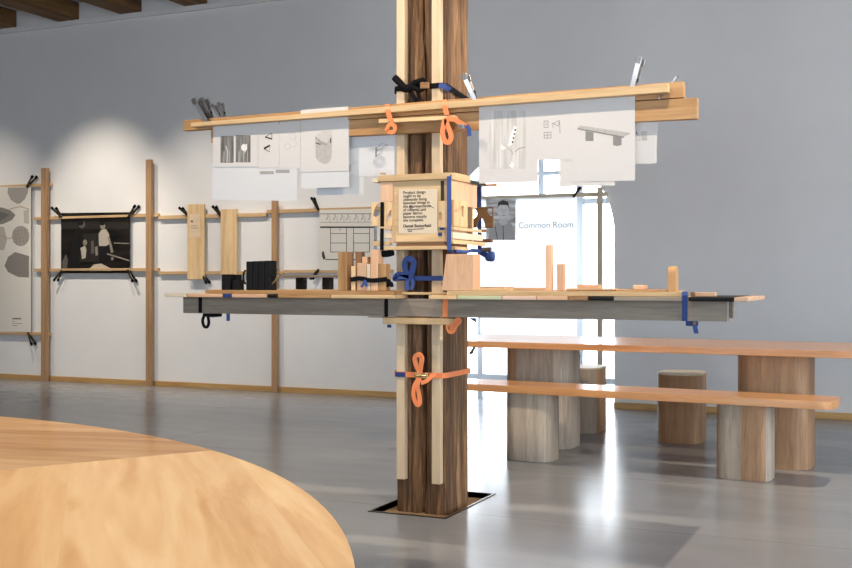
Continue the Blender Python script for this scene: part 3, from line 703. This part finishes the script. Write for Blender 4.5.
tag(quad(460.5, 116, 124, 478, 114, 128.5, 4.80, .0)if 0 else quad(462, 117.5, 121, 478.3, 115.5, 128.3, 4.849, .03).build('end_block', M['oak_x'], bevel=.001), 'orange-brown wedge behind the strap at the right upper corner of the column', 'block')
# vertical straps on the box
zA = lambda y: P(450, y, BX).z
sv = strap('blue_strap', 'broad bright blue strap running down the front right corner of the box', P(449, 215, BX-.03))
part_ribbon(sv, 'webbing', px_path([(449.3, 173.8), (449.2, 176.5), (449.2, 215), (449, 243), (449.5, 250), (452, 253)], [BX+.02, BX-.024, BX-.024, BX-.024, BX-.024, BX+.0]), .0225, M['blue'], (1, 0, 0))
sv = strap('blue_strap', 'blue strap at the rear right corner of the box with knotted end', P(479, 215, ybk+.05))
part_ribbon(sv, 'webbing', px_path([(479, 186.4), (479.2, 215), (479.4, 251)], ybk+.045), .023, M['blue'], (1, 0, 0))
m = MB(); m.tube(smooth_path(px_path([(456, 251), (464, 251.8), (474, 250.5), (480, 252), (488, 256), (493.5, 256.5)], [4.83, 4.95, 5.12, 5.265, 5.265, 5.265])), [.010]*18+[.014]*6+[.026]*7, 8); m.build('knot', M['blue'], sv, smooth=True)
m = MB(); m.tube(px_path([(478, 250), (491, 249.6)], 5.262), .012, 8); m.build('buckle', M['steel'], sv)
sv = strap('black_strap', 'black strap running down the left side of the box over the loop panel', P(382, 220, BX-.02))
part_ribbon(sv, 'webbing', px_path([(382.2, 202.2), (382.2, 226), (382, 232), (381.8, 250)], [BX-.0145, BX-.0145, BX-.0205, BX-.0225]), .019, M['blackweb'], (1, 0, 0))
m = MB(); m.tube(smooth_path(px_path([(379.5, 253), (386, 254), (393, 252.5)], BX+.01)), .016, 8); m.build('knot', M['blackweb'], sv, smooth=True)
sv = strap('dark_green_strap', 'short dark green strap on the front right edge of the box top', P(442.5, 190, BX-.01))
part_ribbon(sv, 'webbing', px_path([(442.4, 180.8), (442.4, 200.8)], BX-.003), .0155, M['olive'], (1, 0, 0))
for x, y, lab in ((441.8, 226.8, 'upper small dark blue tag at the lower right of the notice'), (440.0, 234.2, 'lower small dark blue tag at the lower right of the notice')):
    tag(rect(x-1.9, x+1.9, y-1.7 if y > 230 else y+.8, y+2 if y > 230 else y+3.2, BX-.0115, .002).build('webbing_tag', M['navy']), lab, 'tag')
# bows in front of the column just above the shelf
sv = strap('blue_strap', 'blue strap tied in a large bow at the column just above the shelf', P(410, 277, 4.83))
zc = P(420, 278.3, 4.84).z
band(sv, zc, .023, 4.842, M['blue'])
part_ribbon(sv, 'bow', smooth_path(px_path([(409, 277), (405.5, 270), (405, 262), (409, 258.6), (413.6, 262), (412.5, 270), (410, 277)], [4.826, 4.82, 4.815, 4.81, 4.815, 4.82, 4.826])), .028, M['blue'], t=.006)
part_ribbon(sv, 'bow', smooth_path(px_path([(409, 277), (401, 277), (394.5, 279.5), (398, 274), (405, 275.5), (410, 277.5)], 4.82)), .02, M['blue'], t=.006)
part_ribbon(sv, 'tail', smooth_path(px_path([(408.5, 277), (407, 284), (407.5, 290)], 4.824)), .022, M['blue'], t=.004)
part_ribbon(sv, 'tail', smooth_path(px_path([(411, 277), (413, 283), (411.5, 289.5)], 4.826)), .018, M['blue'], t=.004)
sv = strap('black_strap', 'black strap binding the bundle of wooden offcuts on the shelf', P(370, 280, 4.715))
part_ribbon(sv, 'webbing', smooth_path(px_path([(350.6, 279.8), (360, 278.4), (370, 280.4), (380, 280), (387, 279)], 4.7195)), .022, M['blackweb'], t=.006)
m = MB(); m.tube(smooth_path(px_path([(386, 283), (389, 280), (387, 286), (391, 283), (392, 287)], 4.735)), .009, 8); m.build('knot', M['blackweb'], sv, smooth=True)
part_ribbon(sv, 'blue_tail', px_path([(366, 280.5), (361, 287)], 4.714), .012, M['blue']); part_ribbon(sv, 'blue_tail', px_path([(363.5, 280.5), (367, 286.5)], 4.7115), .012, M['blue'])
# straps round the lower beam
fy = BY-.003
sv = strap('black_strap', 'black strap at the left end of the lower beam with a hanging loop', P(200, 305, fy))
part_ribbon(sv, 'webbing', px_path([(200.2, 296.8), (200.2, 312.8)], fy), .021, M['blackweb'], (1, 0, 0))
part_ribbon(sv, 'loop', smooth_path(px_path([(205.5, 312.8), (204, 316), (202.6, 321), (204, 326), (207, 327), (208.8, 323), (208, 317), (206, 313)], 4.82)), .015, M['blackweb'], t=.006)
m = MB(); m.tube(px_path([(204, 314.4), (212, 315.2), (221, 314.6)], 4.82), .011, 8); m.build('buckle', M['blackweb'], sv)
sv = tag(rect(226.4, 229.6, 312.9, 321, 4.815, .003).build('blue_strap_tail', M['blue']), 'short blue strap tail hanging under the left part of the lower beam', 'strap')
sv = strap('black_strap', 'black strap over the lower beam just left of the column', P(386, 306, fy))
part_ribbon(sv, 'webbing', px_path([(386.2, 297.8), (386.2, 316.8)], fy), .019, M['blackweb'], (1, 0, 0))
m = rect(387.2, 391, 324.6, 327.6, 4.80, .004); m.build('blue_tail', M['navy'], sv)
sv = strap('orange_strap', 'orange strap over the lower beam right of the column centre with knot below', P(445, 308, fy))
part_ribbon(sv, 'webbing', px_path([(445.2, 297.9), (445.2, 317.0)], fy), .026, M['orange'], (1, 0, 0))
part_ribbon(sv, 'knot', smooth_path(px_path([(447.5, 325), (449, 331), (453, 331.5), (456, 326), (460, 321), (457, 319.8), (453, 325), (449, 329)], 4.782)), .018, M['orange'], t=.006)
sv = tag(quad(470, 317.8, 319, 476, 318, 322.6, 4.83, .004).build('blue_strap_tail', M['navy']), 'short dark blue strap tail under the beam just right of the column', 'strap')
sv = strap('blue_strap', 'bright blue strap round the right end of the lower beam with buckle', P(684, 305, fy))
part_ribbon(sv, 'webbing', px_path([(684.9, 291.4), (684.9, 295.2), (684.6, 320.9)], [4.69, 4.682, fy]), .0235, M['blue'], (1, 0, 0))
m = rect(685.5, 697.5, 321.2, 326, 4.80, .02); m.build('buckle', M['navy'], sv, bevel=.003)
m = MB(); c = P(694.5, 323.5, 4.795); m.tube([(c.x-.006, c.y, c.z), (c.x+.006, c.y, c.z)], .008, 8); m.build('button', M['brass'], sv)
part_ribbon(sv, 'tail', px_path([(694.6, 325), (696.4, 333.5)], 4.798), .02, M['blue'], (1, 0, 0))
# orange strap with bow at the foot of the column
sv = strap('orange_strap', 'orange strap tied in a bow round the lower part of the column', P(419, 376, 4.83))
zc = P(420, 375, 4.84).z
band(sv, zc, .026, 4.842, M['orange'], .0)
m = rect(395.2, 405.2, 372.2, 377, 4.838, .002); m.build('blue_sleeve', M['navy'], sv)
buckle(sv, P(422, 375.5, 4.836), .07, .026, M['brass'])
part_ribbon(sv, 'bow', smooth_path(px_path([(420, 373), (416.5, 366), (414.8, 358), (418.5, 354.5), (421.8, 358), (421, 366), (420, 373)], [4.82, 4.815, 4.81, 4.805, 4.81, 4.815, 4.82])), .022, M['orange'], t=.006)
part_ribbon(sv, 'bow', smooth_path(px_path([(419, 378), (414.5, 386), (413.6, 396), (417, 404.5), (419.8, 403), (419, 394), (417.5, 386), (420, 378)], [4.82, 4.815, 4.81, 4.805, 4.81, 4.815, 4.815, 4.82])), .02, M['orange'], t=.006)
part_ribbon(sv, 'tail', smooth_path(px_path([(421, 383), (427, 380.5), (432, 376), (436, 375)], [4.815, 4.82, 4.83, 4.838])), .02, M['orange'], t=.004)

# ================================================================== spring clamps
def make_clamp(label, mat, grip):
    e = tag(empty('spring_clamp', (0, 0, 0)), label, 'clamp', 'spring clamps on rails and planks')
    for sgn in (-1, 1):
        m = MB(); w = .012
        prof = [(.0015*sgn, 0), (.011*sgn, .045), (.016*sgn, .07), (.030*sgn, .145)]
        prof2 = [(x+.004*sgn, z) for x, z in prof]
        m.prism([[(-w, x, z) for x, z in prof]+[(-w, x, z) for x, z in reversed(prof2)]], (2*w, 0, 0))
        a = m.build('arm', mat, e, bevel=.001, seg=1)
        m = MB(); m.box(-w-.001, w+.001, min(.021*sgn, .036*sgn), max(.021*sgn, .036*sgn), .118, .148); m.build('grip', grip, a, bevel=.002)
        m = MB(); m.box(-w+.001, w-.001, min(.0005*sgn, .007*sgn), max(.0005*sgn, .007*sgn), -.004, .012); m.build('jaw_pad', grip, a, bevel=.001)
    m = MB(); m.tube([(-.015, 0, .05), (.015, 0, .05)], .009, 10); m.build('spring', M['darksteel'], e)
    return e
def aim(e, tip, end, yaw=0, scale=1):
    e.location = tip; d = Vector(end)-Vector(tip); e.rotation_euler = (0, math.atan2(d.x, d.z), yaw) if not yaw else (R(0), math.atan2(d.x, d.z), 0)
    e.scale = (scale,)*3
cs = make_clamp('x', M['steel'], M['steel']); cd = make_clamp('x', M['darksteel'], M['blackweb'])
first = {id(cs): True, id(cd): True}
def clamp(proto, tip, end, Y, lab, scale=None, yrot=0):
    o = proto if first[id(proto)] else copy_tree(proto); first[id(proto)] = False
    a, b = P(*tip, Y), P(*end, Y); o.location = a; d = b-a
    o.rotation_euler = (0, math.atan2(d.x, d.z), 0); k = scale or d.length/.148; o.scale = (k, k, k); o['label'] = lab; return o
ty = 4.772
clamp(cs, (631.5, 91), (641.5, 58), ty, 'large silver clamp gripping the right part of the upper rail')
clamp(cs, (476, 102), (465.5, 75), ty, 'silver clamp on the upper rail just right of the column')
clamp(cs, (208, 123.5), (196.5, 99.5), ty, 'silver clamp on the upper rail, leftmost one')
clamp(cs, (212.5, 121), (204.5, 101), ty+.04, 'second silver clamp from the left end of the upper rail', .9)
clamp(cs, (221, 119.5), (215.5, 108.5), 4.822, 'small silver clamp behind the plank, third from its left end', .62)
clamp(cs, (225, 119.0), (222, 109), 4.822, 'small silver clamp behind the plank, fourth from its left end', .62)
clamp(cs, (671, 84), (676.5, 77), 4.845, 'small silver clamp poking over the right end of the top plank', .32)
clamp(cs, (664, 92), (659, 99), 4.797, 'small silver clamp between the two planks near their right ends', .25)
RY = WY-.055
for tip, end, lab in (
    ((62, 217.5), (53.5, 207.5), 'dark clamp at the top left corner of the dark photo print'),
    ((128.5, 217), (137.5, 205.5), 'dark clamp at the top right corner of the dark photo print'),
    ((62, 270.5), (55.5, 281), 'dark clamp at the bottom left corner of the dark photo print'),
    ((128, 270), (135, 282), 'dark clamp at the bottom right corner of the dark photo print'),
    ((189, 216.5), (180.5, 207.5), 'dark clamp at the top of the wider hanging wooden board'),
    ((222, 217), (214, 206), 'dark clamp at the top of the plain hanging wooden board'),
    ((201, 272), (208.5, 283.5), 'dark clamp at the bottom of the wider hanging wooden board'),
    ((233.5, 271), (238.5, 280), 'dark clamp at the bottom of the plain hanging wooden board'),
    ((318.5, 209.5), (312.5, 197.5), 'dark clamp at the top of the shelf drawing print'),
    ((318.5, 269.5), (311.5, 279.5), 'dark clamp at the bottom of the shelf drawing print'),
    ((27, 187), (35, 176), 'dark clamp at the top of the leaf shape print'),
    ((28, 333), (34, 345), 'dark clamp at the bottom of the leaf shape print'),
    ((573.5, 197), (580.5, 187), 'clamp on the rail at the top of the sheet in the bright opening'),
    ((476.5, 344), (470.5, 354), 'clamp below the bottom left of the sheet in the bright opening, under the table top'),
    ((576, 346), (579, 357), 'clamp below the bottom right of the sheet in the bright opening, under the table top')):
    clamp(cd, tip, end, RY+.006, lab)
# gold and black clip beside the fluted black boards
e = tag(empty('clip', P(275, 278, 4.75)), 'black and gold clip beside the tall black boards', 'clip')
m = MB(); m.tube(smooth_path(px_path([(270.3, 276), (273, 277), (276.5, 269)], 4.75)), .006, 8); m.build('handle', M['black'], e, smooth=True)
m = MB(); m.tube(smooth_path(px_path([(271, 284), (275, 281), (278, 275)], 4.75)), .005, 8); m.build('handle', M['brass'], e, smooth=True)
m = MB(); m.tube(smooth_path(px_path([(245.5, 270), (243.6, 274), (243.6, 280), (245.5, 284)], 4.75)), .005, 8)
tag(m.build('clip', M['black'], smooth=True), 'curved black clip at the left side of the tall black boards', 'clip')

# ================================================================== display rails on the back wall
def wpost(px0, px1, t, lab, name='post'):
    Y = WY-.078; a, c = P(px0, 250, Y).x, P(px1, 250, Y).x; z1_ = P((px0+px1)/2, t, Y).z
    m = MB(); m.box(a, c, Y, Y+.036, 0, z1_); return tag(m.build('post', M['pale_z' if px0 > 440 else 'post'], bevel=.002), lab, 'post', 'upright posts along the back wall')  # paler wood past the column paints in glare from the bright opening
wpost(40.8, 46.8, 168, 'upright wooden post at the far left of the back wall')
wpost(145.6, 151, 159.5, 'upright wooden post between the dark photo and the hanging boards')
wpost(271.4, 276.6, 200, 'upright wooden post behind the shelf, right of the hanging boards')
wpost(597, 602, 187, 'upright wooden post in front of the bright arched opening')
wpost(449, 454, 190, 'upright wooden post hidden behind the dark column')
def wrail(px0, px1, t0, b0, t1, b1, lab):
    Y = WY-.0405; a, c = P(px0, 250, Y).x, P(px1, 250, Y).x; mid = (px0+px1)/2
    z1_ = P(mid, (t0+t1)/2, Y).z; z0_ = P(mid, (b0+b1)/2, Y).z
    m = MB(); m.box(a, c, Y, Y+.034, z0_, z1_); return tag(m.build('wall_rail', M['pale_x' if px0 > 440 else 'rail'], bevel=.002), lab, 'rail', 'horizontal rails along the back wall')  # lighter wood past the column stands in for window glare on the rails
wrail(33.7, 158, 217, 220, 213.3, 216.8, 'horizontal rail behind the top of the dark photo print')
wrail(158.5, 266, 215.6, 219.4, 212.6, 216.4, 'horizontal rail behind the tops of the hanging boards')
wrail(266.5, 392, 210.4, 213.8, 205.5, 209.5, 'horizontal rail above the shelf drawing print')
wrail(33.7, 158, 268.2, 271.4, 268.4, 271.6, 'horizontal rail behind the bottom of the dark photo print')
wrail(158.5, 283, 271.3, 274.5, 271.0, 274.2, 'horizontal rail behind the bottoms of the hanging boards')
wrail(283.5, 392, 269.6, 272.8, 269.8, 273, 'horizontal rail below the shelf drawing print')
wrail(-30, 50.5, 185.4, 188.2, 184.4, 187.8, 'horizontal rail above the leaf shape print')
wrail(-30, 49.5, 331.3, 334.5, 332, 335, 'horizontal rail below the leaf shape print')
wrail(446, 607, 197.0, 200.6, 192.2, 196.6, 'horizontal rail across the bright arched opening')
wrail(446, 607, 337.8, 341.5, 340.5, 345, 'low horizontal rail across the bright opening, under the table top level')
# prints hung on the rails
PY = WY-.0425
s = Sheet([(61, 273.2), (129.8, 273.2), (129.8, 212.2), (61, 213)], PY, M['photo_dark'], .001)
W1 = ink(.42, (1, .9, .76)); W2 = ink(.22, (1, .88, .74)); W3 = ink(.10, (1, .9, .8)); W0 = ink(.012); W4 = ink(.025, (1, .9, .8))
s.rect(62, 222, 129, 229, W4, 1); s.poly([(79, 234), (100, 233), (100, 262), (79, 262)], W4, 1)
s.poly([(70, 270), (71, 240), (76, 232), (80, 228), (83, 232), (84, 246), (80, 252), (79, 270)], W0, 2); s.ell(82, 224.5, 3.2, 4, W3, 2, 14); s.ell(80.2, 222.5, 3.4, 3, W0, 3, 12)
s.ell(102.7, 226.2, 2.6, 3.6, W2, 2, 14); s.ell(102.2, 223.6, 2.6, 1.8, W0, 3, 10)
s.poly([(98.5, 234), (101, 230), (106, 229), (109, 234), (109.5, 244), (106, 246), (99, 246)], W1, 2); s.poly([(98.5, 236), (101, 236), (104.5, 254), (102.3, 256)], W1, 2); s.poly([(107.5, 236), (110, 238), (113.5, 252), (111, 253)], W2, 2)
s.poly([(99, 246), (109, 246), (110, 262), (99, 262)], W0, 2)
s.ell(85, 242.5, 2.2, 3, W2, 3, 12); s.poly([(80.5, 248), (85, 245.5), (86.5, 250), (85.5, 258), (82, 259)], W1, 3)
s.poly([(91, 241), (93.5, 240.5), (94.5, 253), (91, 254)], W3, 2); s.poly([(95, 247), (97.5, 246), (98, 255), (95.5, 256)], W2, 2)
s.poly([(89, 269), (94, 264.5), (101, 263.5), (110, 268), (112, 271), (90, 271)], ink(.5, (1, .85, .66)), 3)
s.poly([(107, 253), (129.5, 260), (129.5, 261.4), (107, 254.6)], W2, 3); s.poly([(114, 242.5), (129.5, 243), (129.5, 244), (114, 243.6)], W2, 3); s.ell(112.3, 258.6, 1.3, 1.6, W2, 3, 10)
s.poly([(62, 262), (66, 254), (68, 260), (67, 268), (63, 270)], W3, 2)
dp = s.done('photo_print', 'dark photo print of people at work, hung on the left wall rails', 'print')
for y, nm in ((216.8, 'hanging_strip'), (269.6, 'hanging_strip')):
    m = rect(60.6, 130, y-1.3, y+1.1, PY-.0125, .011); m.build(nm, M['rail'], dp, bevel=.002)
s = Sheet([(-28, 331.8), (31, 331.8), (31, 186.8), (-28, 186.8)], PY, M['board'], .001)
B1, B2, B3 = ink(.22, (1, .93, .85)), ink(.33, (1, .93, .85)), ink(.14, (1, .95, .9))
s.poly([(8, 187.5), (28, 187.5), (28, 192), (25, 199), (20, 203.5), (17, 203.8), (11, 200), (7.5, 193)], B2, 1)
s.poly([(-12, 206), (2, 207.5), (10, 210), (15.5, 215), (12, 220), (3, 224), (-12, 226)], B1, 1); s.poly([(-12, 210), (2, 212), (10, 215), (0, 221), (-12, 224)], B3, 2)
s.ell(20.7, 236, 8.7, 10.2, B2, 1, 24)
for k in range(4): s.line([(14+k*3.4, 229-k*.6), (17+k*3.4, 244-k*.5)], .5, B1, 2); s.line([(13, 232+k*3.6), (28.5, 229+k*3.6)], .4, B1, 2)
s.poly([(-10, 226), (4, 227), (7, 240), (4, 250), (0, 250), (-10, 236)], ink(.42, (1, .93, .85)), 1); s.line([(10, 209), (20, 206.5), (28.5, 209)], .8, ink(.4, (1, .75, .45)), 2); s.line([(0, 235), (8, 238.5), (20, 236)], .8, ink(.4, (1, .75, .45)), 2)
s.poly([(23.5, 211), (29, 208.5), (29, 224), (24, 223)], ink(.45, (1, .93, .85)), 1)
s.poly([(4.5, 266), (8, 257), (15, 252), (29, 256), (29, 277.5), (18, 277), (8, 272)], B1, 1)
s.rect(12.3, 318, 21.3, 319.3, ink(.15), 1); s.rect(12.3, 321.2, 15, 321.7, B1, 1); s.rect(12.3, 323.3, 22, 323.8, B1, 1); s.rect(12.3, 325.4, 17.5, 325.9, B1, 1)
s.done('poster', 'tall pale poster with grey leaf and wood shapes at the far left', 'poster')
s = Sheet([(319.5, 270.4), (374, 270.4), (374, 208.6), (319.5, 210)], PY, M['board'], .001)
D = ink(.05); s.rect(320, 226.4, 374, 228, D, 1); s.rect(320, 213.4, 374, 214.2, ink(.2), 1)
for x0 in (330.5, 353.5):
    s.line([(x0, 227), (x0, 252)], .6, D); s.line([(x0+16, 227), (x0+16, 252)], .6, D)
    for y in (233.5, 243, 252): s.line([(x0, y), (x0+16, y)], .55, D)
for x in (328, 335, 342, 348, 356, 363, 370): s.line([(x, 214), (x, 217.5), (x-2, 220)], .6, ink(.12)); s.line([(x+2, 216), (x+2, 223)], .4, G3)
s.line([(320, 222.5), (374, 222)], .5, G3); s.poly([(322, 252), (323.6, 251), (325.5, 258), (323.5, 260), (322, 256)], D); s.line([(325, 259.5), (374, 259.5)], .8, D); s.line([(340, 228), (340, 231)], .5, D)
s.done('drawing_print', 'black line drawing print of shelving, on the wall behind the box', 'print')
s = Sheet([(480.5, 340.8), (577, 342), (577, 195.8), (480.5, 199)], PY, M['thin_paper'], .001)
s.rect(486.2, 198.6, 515.6, 240, M['photo_mid'], 1)
LG = ink(.5); s.ell(503.2, 211, 5.6, 8.4, ink(.85), 3, 18); s.poly([(497.3, 207.5), (498.6, 202), (503, 200), (508, 202), (509.3, 208), (507, 205), (500, 204.8)], ink(.08), 4)
s.poly([(488, 240), (490, 228), (497, 222), (503, 224), (510, 221.5), (514, 228), (515.3, 240)], ink(.5), 2); s.poly([(499.5, 216), (507, 216), (507.5, 223), (503, 226), (499, 223)], ink(.7), 2)
s.line([(501.2, 210), (502.2, 210)], .7, K, 4); s.line([(505, 210), (506, 210)], .7, K, 4); s.line([(502, 215.3), (505.2, 215.2)], .5, ink(.2), 4); s.line([(503.6, 210.5), (504.2, 213.2)], .4, ink(.3), 4)
s.line([(503, 225), (503.5, 240)], .6, K, 3); s.line([(495, 226), (497.5, 240)], .6, K, 3)
for y in (247, 249.5, 252, 254.5, 257): s.line([(519, y), (556, y-.3)], .35, ink(.62), 1)
cr = s.done('poster', 'white poster with a grey portrait and the words Common Room, before the bright opening', 'poster')
text('Common Room', 'lettering', 518.2, 228.4, PY-.0016, .0775, ink(.2), cr)
# hanging boards
hb = tag(empty('hanging_board', P(195.5, 279, PY-.01)), 'wider hanging wooden board with a paper note pinned on it', 'board', 'wooden boards hung on the wall rails')
rect(187.3, 204, 204.2, 279.4, PY-.0235, .022).build('board', M['pine_z'], hb, bevel=.002)
s = Sheet([(189.2, 237.4), (200.3, 237.4), (200.3, 214), (189.2, 214)], PY-.0245, wood('pale_note', (.62, .46, .30), (.68, .52, .36), (.72, .57, .42), rnd=0), .0006)
s.rect(190.8, 220.5, 193, 222.3, W3); s.rect(190.8, 225.5, 197, 226, W2); s.rect(190.8, 227.8, 198, 228.3, W2)
o = s.m.build('note', None, hb)
tag(rect(220.6, 236.4, 209.2, 276.5, PY-.0235, .022).build('hanging_board', M['pine_z'], bevel=.002), 'plain hanging wooden board, right of the one with a note', 'board', 'wooden boards hung on the wall rails')

# ================================================================== long table, bench, stools
def rounded(x0, x1, y0, y1, r, z0, n=8):
    pts = []
    for cx_, cy_, a0 in ((x1-r, y0+r, -90), (x1-r, y1-r, 0), (x0+r, y1-r, 90), (x0+r, y0+r, 180)):
        pts += [(cx_+r*math.cos(R(a0+90*i/n)), cy_+r*math.sin(R(a0+90*i/n)), z0) for i in range(n+1)]
    return pts
def slab_round(x0, x1, y0, y1, r, z0, z1_): m = MB(); m.prism([rounded(x0, x1, y0, y1, r, z0)], (0, 0, z1_-z0)); return m
TZ = .715; tb = .675; TF = 6.64
tbl = tag(empty('long_table', (-1.9, 7.1, 0)), 'long reddish wooden table on two stout wooden legs at the right', 'table')
slab_round(P(430, 340, TF).x, .8, TF, TF+.9, .12, tb, TZ).build('tabletop', M['tabletop'], tbl, bevel=.006)
def leg(x0, x1, y0, y1, r, z1_, par, name='leg'):
    return slab_round(x0, x1, y0, y1, r, 0, z1_).build(name, M['leg'], par, bevel=.004)
def at(px, py): return PZ(px, py, 0)
# left and right table legs, read from the foot line
def leg_px(pxl, pxr, pyf, Yf, dep, r, top, par, name='leg'):
    x0 = P(pxl, pyf, Yf+r*.5).x; k = P(pxr, pyf, Yf+dep*.55).x
    return leg(x0, k, Yf, Yf+dep, r, top, par, name)
leg_px(504.5, 576.5, 447, 6.92, .34, .105, tb-.0005, tbl)
leg_px(739, 815.3, 470, 6.80, .34, .105, tb-.0005, tbl)
BZ = .468; bb = .425; BF = 6.30
ben = tag(empty('bench', (-1.9, 6.45, 0)), 'long low wooden bench on two wooden legs in front of the table', 'bench')
xe = P(840.5, 402, BF+.17).x
slab_round(P(430, 385, BF).x, xe, BF, BF+.33, .08, bb, BZ).build('seat', M['tabletop'], ben, bevel=.008)
leg_px(503.5, 554.5, 458, BF+.09, .235, .075, bb-.0005, ben)
leg_px(718.5, 775, 479, BF+.075, .235, .075, bb-.0005, ben)
ben.rotation_euler.z = R(-4.4); tbl.rotation_euler.z = R(-2.2)
st = tag(empty('stool', (-1.45, 7.7, 0)), 'round-cornered stool with pale top standing behind the bench centre', 'stool', 'stave stools behind the table')
def stool(par, pxl, pxr, Yf, dep, r, top):
    x0 = P(pxl, 440, Yf+r*.5).x; x1_ = P(pxr, 440, Yf+dep*.55).x
    slab_round(x0, x1_, Yf, Yf+dep, r, 0, top-.012).build('body', M['leg'], par, bevel=.004)
    slab_round(x0-.002, x1_+.002, Yf-.002, Yf+dep+.002, r, top-.0115, top).build('seat', M['pale_x'], par, bevel=.003)
stool(st, 656.3, 704.5, 7.52, .36, .10, .475)
st2 = tag(empty('stool', (-2.6, 7.85, 0)), 'round-cornered stool standing behind the left table leg', 'stool', 'stave stools behind the table')
stool(st2, 560, 603.5, 7.72, .36, .10, .475)

# ================================================================== big round table at the front left
RC = Vector((-2.170, .2531)); RR = 1.8006; RZ = .78; RT = .038
rt = tag(empty('round_table', (RC.x, RC.y, 0)), 'huge pale wooden round table filling the front left corner', 'table')
pa, pb = PZ(0, 470, RZ), PZ(218, 449.5, RZ); dv = (pb-pa); dv.z = 0; dv.normalize(); nv = Vector((-dv.y, dv.x, 0))
def half(sgn):
    n = 220; pts = []
    for i in range(n):
        a = 2*math.pi*i/n; p = Vector((RC.x+RR*math.cos(a), RC.y+RR*math.sin(a), 0))
        pts.append(p)
    sd = [(p-Vector((pa.x, pa.y, 0))).dot(nv)*sgn-.0012 for p in pts]; out = []
    for i in range(n):
        j = (i+1) % n
        if sd[i] >= 0: out.append(pts[i])
        if (sd[i] >= 0) != (sd[j] >= 0): out.append(pts[i].lerp(pts[j], sd[i]/(sd[i]-sd[j])))
    m = MB(); m.prism([[(p.x, p.y, RZ-RT) for p in out]], (0, 0, RT)); return m
half(1).build('table_leaf', M['round_b'], rt, bevel=.008); half(-1).build('table_leaf', M['round_a'], rt, bevel=.008)
for ang in (40, 160, 280):
    lx, ly = RC.x+.85*math.cos(R(ang)), RC.y+.85*math.sin(R(ang)); m = MB()
    m.prism([[(lx+.22*math.cos(2*math.pi*i/32), ly+.22*math.sin(2*math.pi*i/32), 0) for i in range(32)]], (0, 0, RZ-RT-.0005)); m.build('leg', M['leg'], rt, bevel=.004)

# ================================================================== light
w = bpy.data.worlds.new('w'); bpy.context.scene.world = w; w.use_nodes = True
bg = w.node_tree.nodes['Background']; bg.inputs[0].default_value = (.86, .93, 1, 1); bg.inputs[1].default_value = 8.8
def portal(loc, rot, sx, sy):
    l = bpy.data.lights.new('portal', 'AREA'); l.shape = 'RECTANGLE'; l.size = sx; l.size_y = sy; l.cycles.is_portal = True
    o = bpy.data.objects.new('window_portal', l); C.objects.link(o); o.location = loc; o.rotation_euler = rot
for a, b_, c, d in RW: portal(((a+b_)/2, YR-.1, (c+d)/2), (R(90), 0, 0), b_-a, d-c)
for a, b_, c, d in SW: portal((XR+.1, (a+b_)/2, (c+d)/2), (R(90), 0, R(90)), b_-a, d-c)
portal((ac, WF+.08, 1.2), (R(-90), 0, 0), 2*ar, 2.4)
def spot(name, loc, target, power, deg, blend=.4, size=.05, col=(1, .72, .42)):
    l = bpy.data.lights.new(name, 'SPOT'); l.energy = power; l.spot_size = R(deg); l.spot_blend = blend; l.shadow_soft_size = size; l.color = col
    o = bpy.data.objects.new(name, l); C.objects.link(o); o.location = loc
    d = Vector(target)-Vector(loc); o.rotation_euler = d.to_track_quat('-Z', 'Y').to_euler(); return o
WW = (1, .87, .71)
for px, aim_z, pw, dg in ((103, 1.25, 370, 56), (-8, 1.0, 190, 60), (205, .7, 260, 62), (330, .6, 250, 64)):
    x = P(px, 250, WY).x
    spot('spot_light', (x+.05, 7.6, 3.85), (x, WY, aim_z), pw, dg, 1.0, .05, WW)
SWC = (1, .81, .60)
spot('spot_light', (-3.7, 3.2, 3.85), (-2.5, 4.8, 1.55), 260, 50, .5, .03, SWC)
spot('spot_light', (-.7, 3.3, 3.85), (-1.9, 4.8, 1.55), 260, 50, .5, .03, SWC)
spot('spot_light', (.05, 5.8, 3.85), (-1.2, 5.2, .0), 430, 84, .35, .03, SWC)
spot('spot_light', (-2.2, 1.2, 3.85), (-1.9, 1.0, .7), 330, 70, .7, .04, SWC)

# ================================================================== camera and colour
cam = bpy.data.cameras.new('cam'); cam.sensor_width = 36; cam.lens = F/852*36; cam.shift_y = (HY-284)/852; cam.clip_start = .05
co = bpy.data.objects.new('camera', cam); C.objects.link(co); co.location = (0, 0, H); co.rotation_euler = (R(90), 0, YAW)
sc = bpy.context.scene; sc.camera = co
sc.view_settings.view_transform = 'Standard'; sc.view_settings.look = 'None'; sc.view_settings.exposure = 0; sc.view_settings.gamma = 1
sc.view_settings.use_curve_mapping = False
sc.cycles.use_denoising = True
sc.cycles.max_bounces = 10; sc.cycles.diffuse_bounces = 6
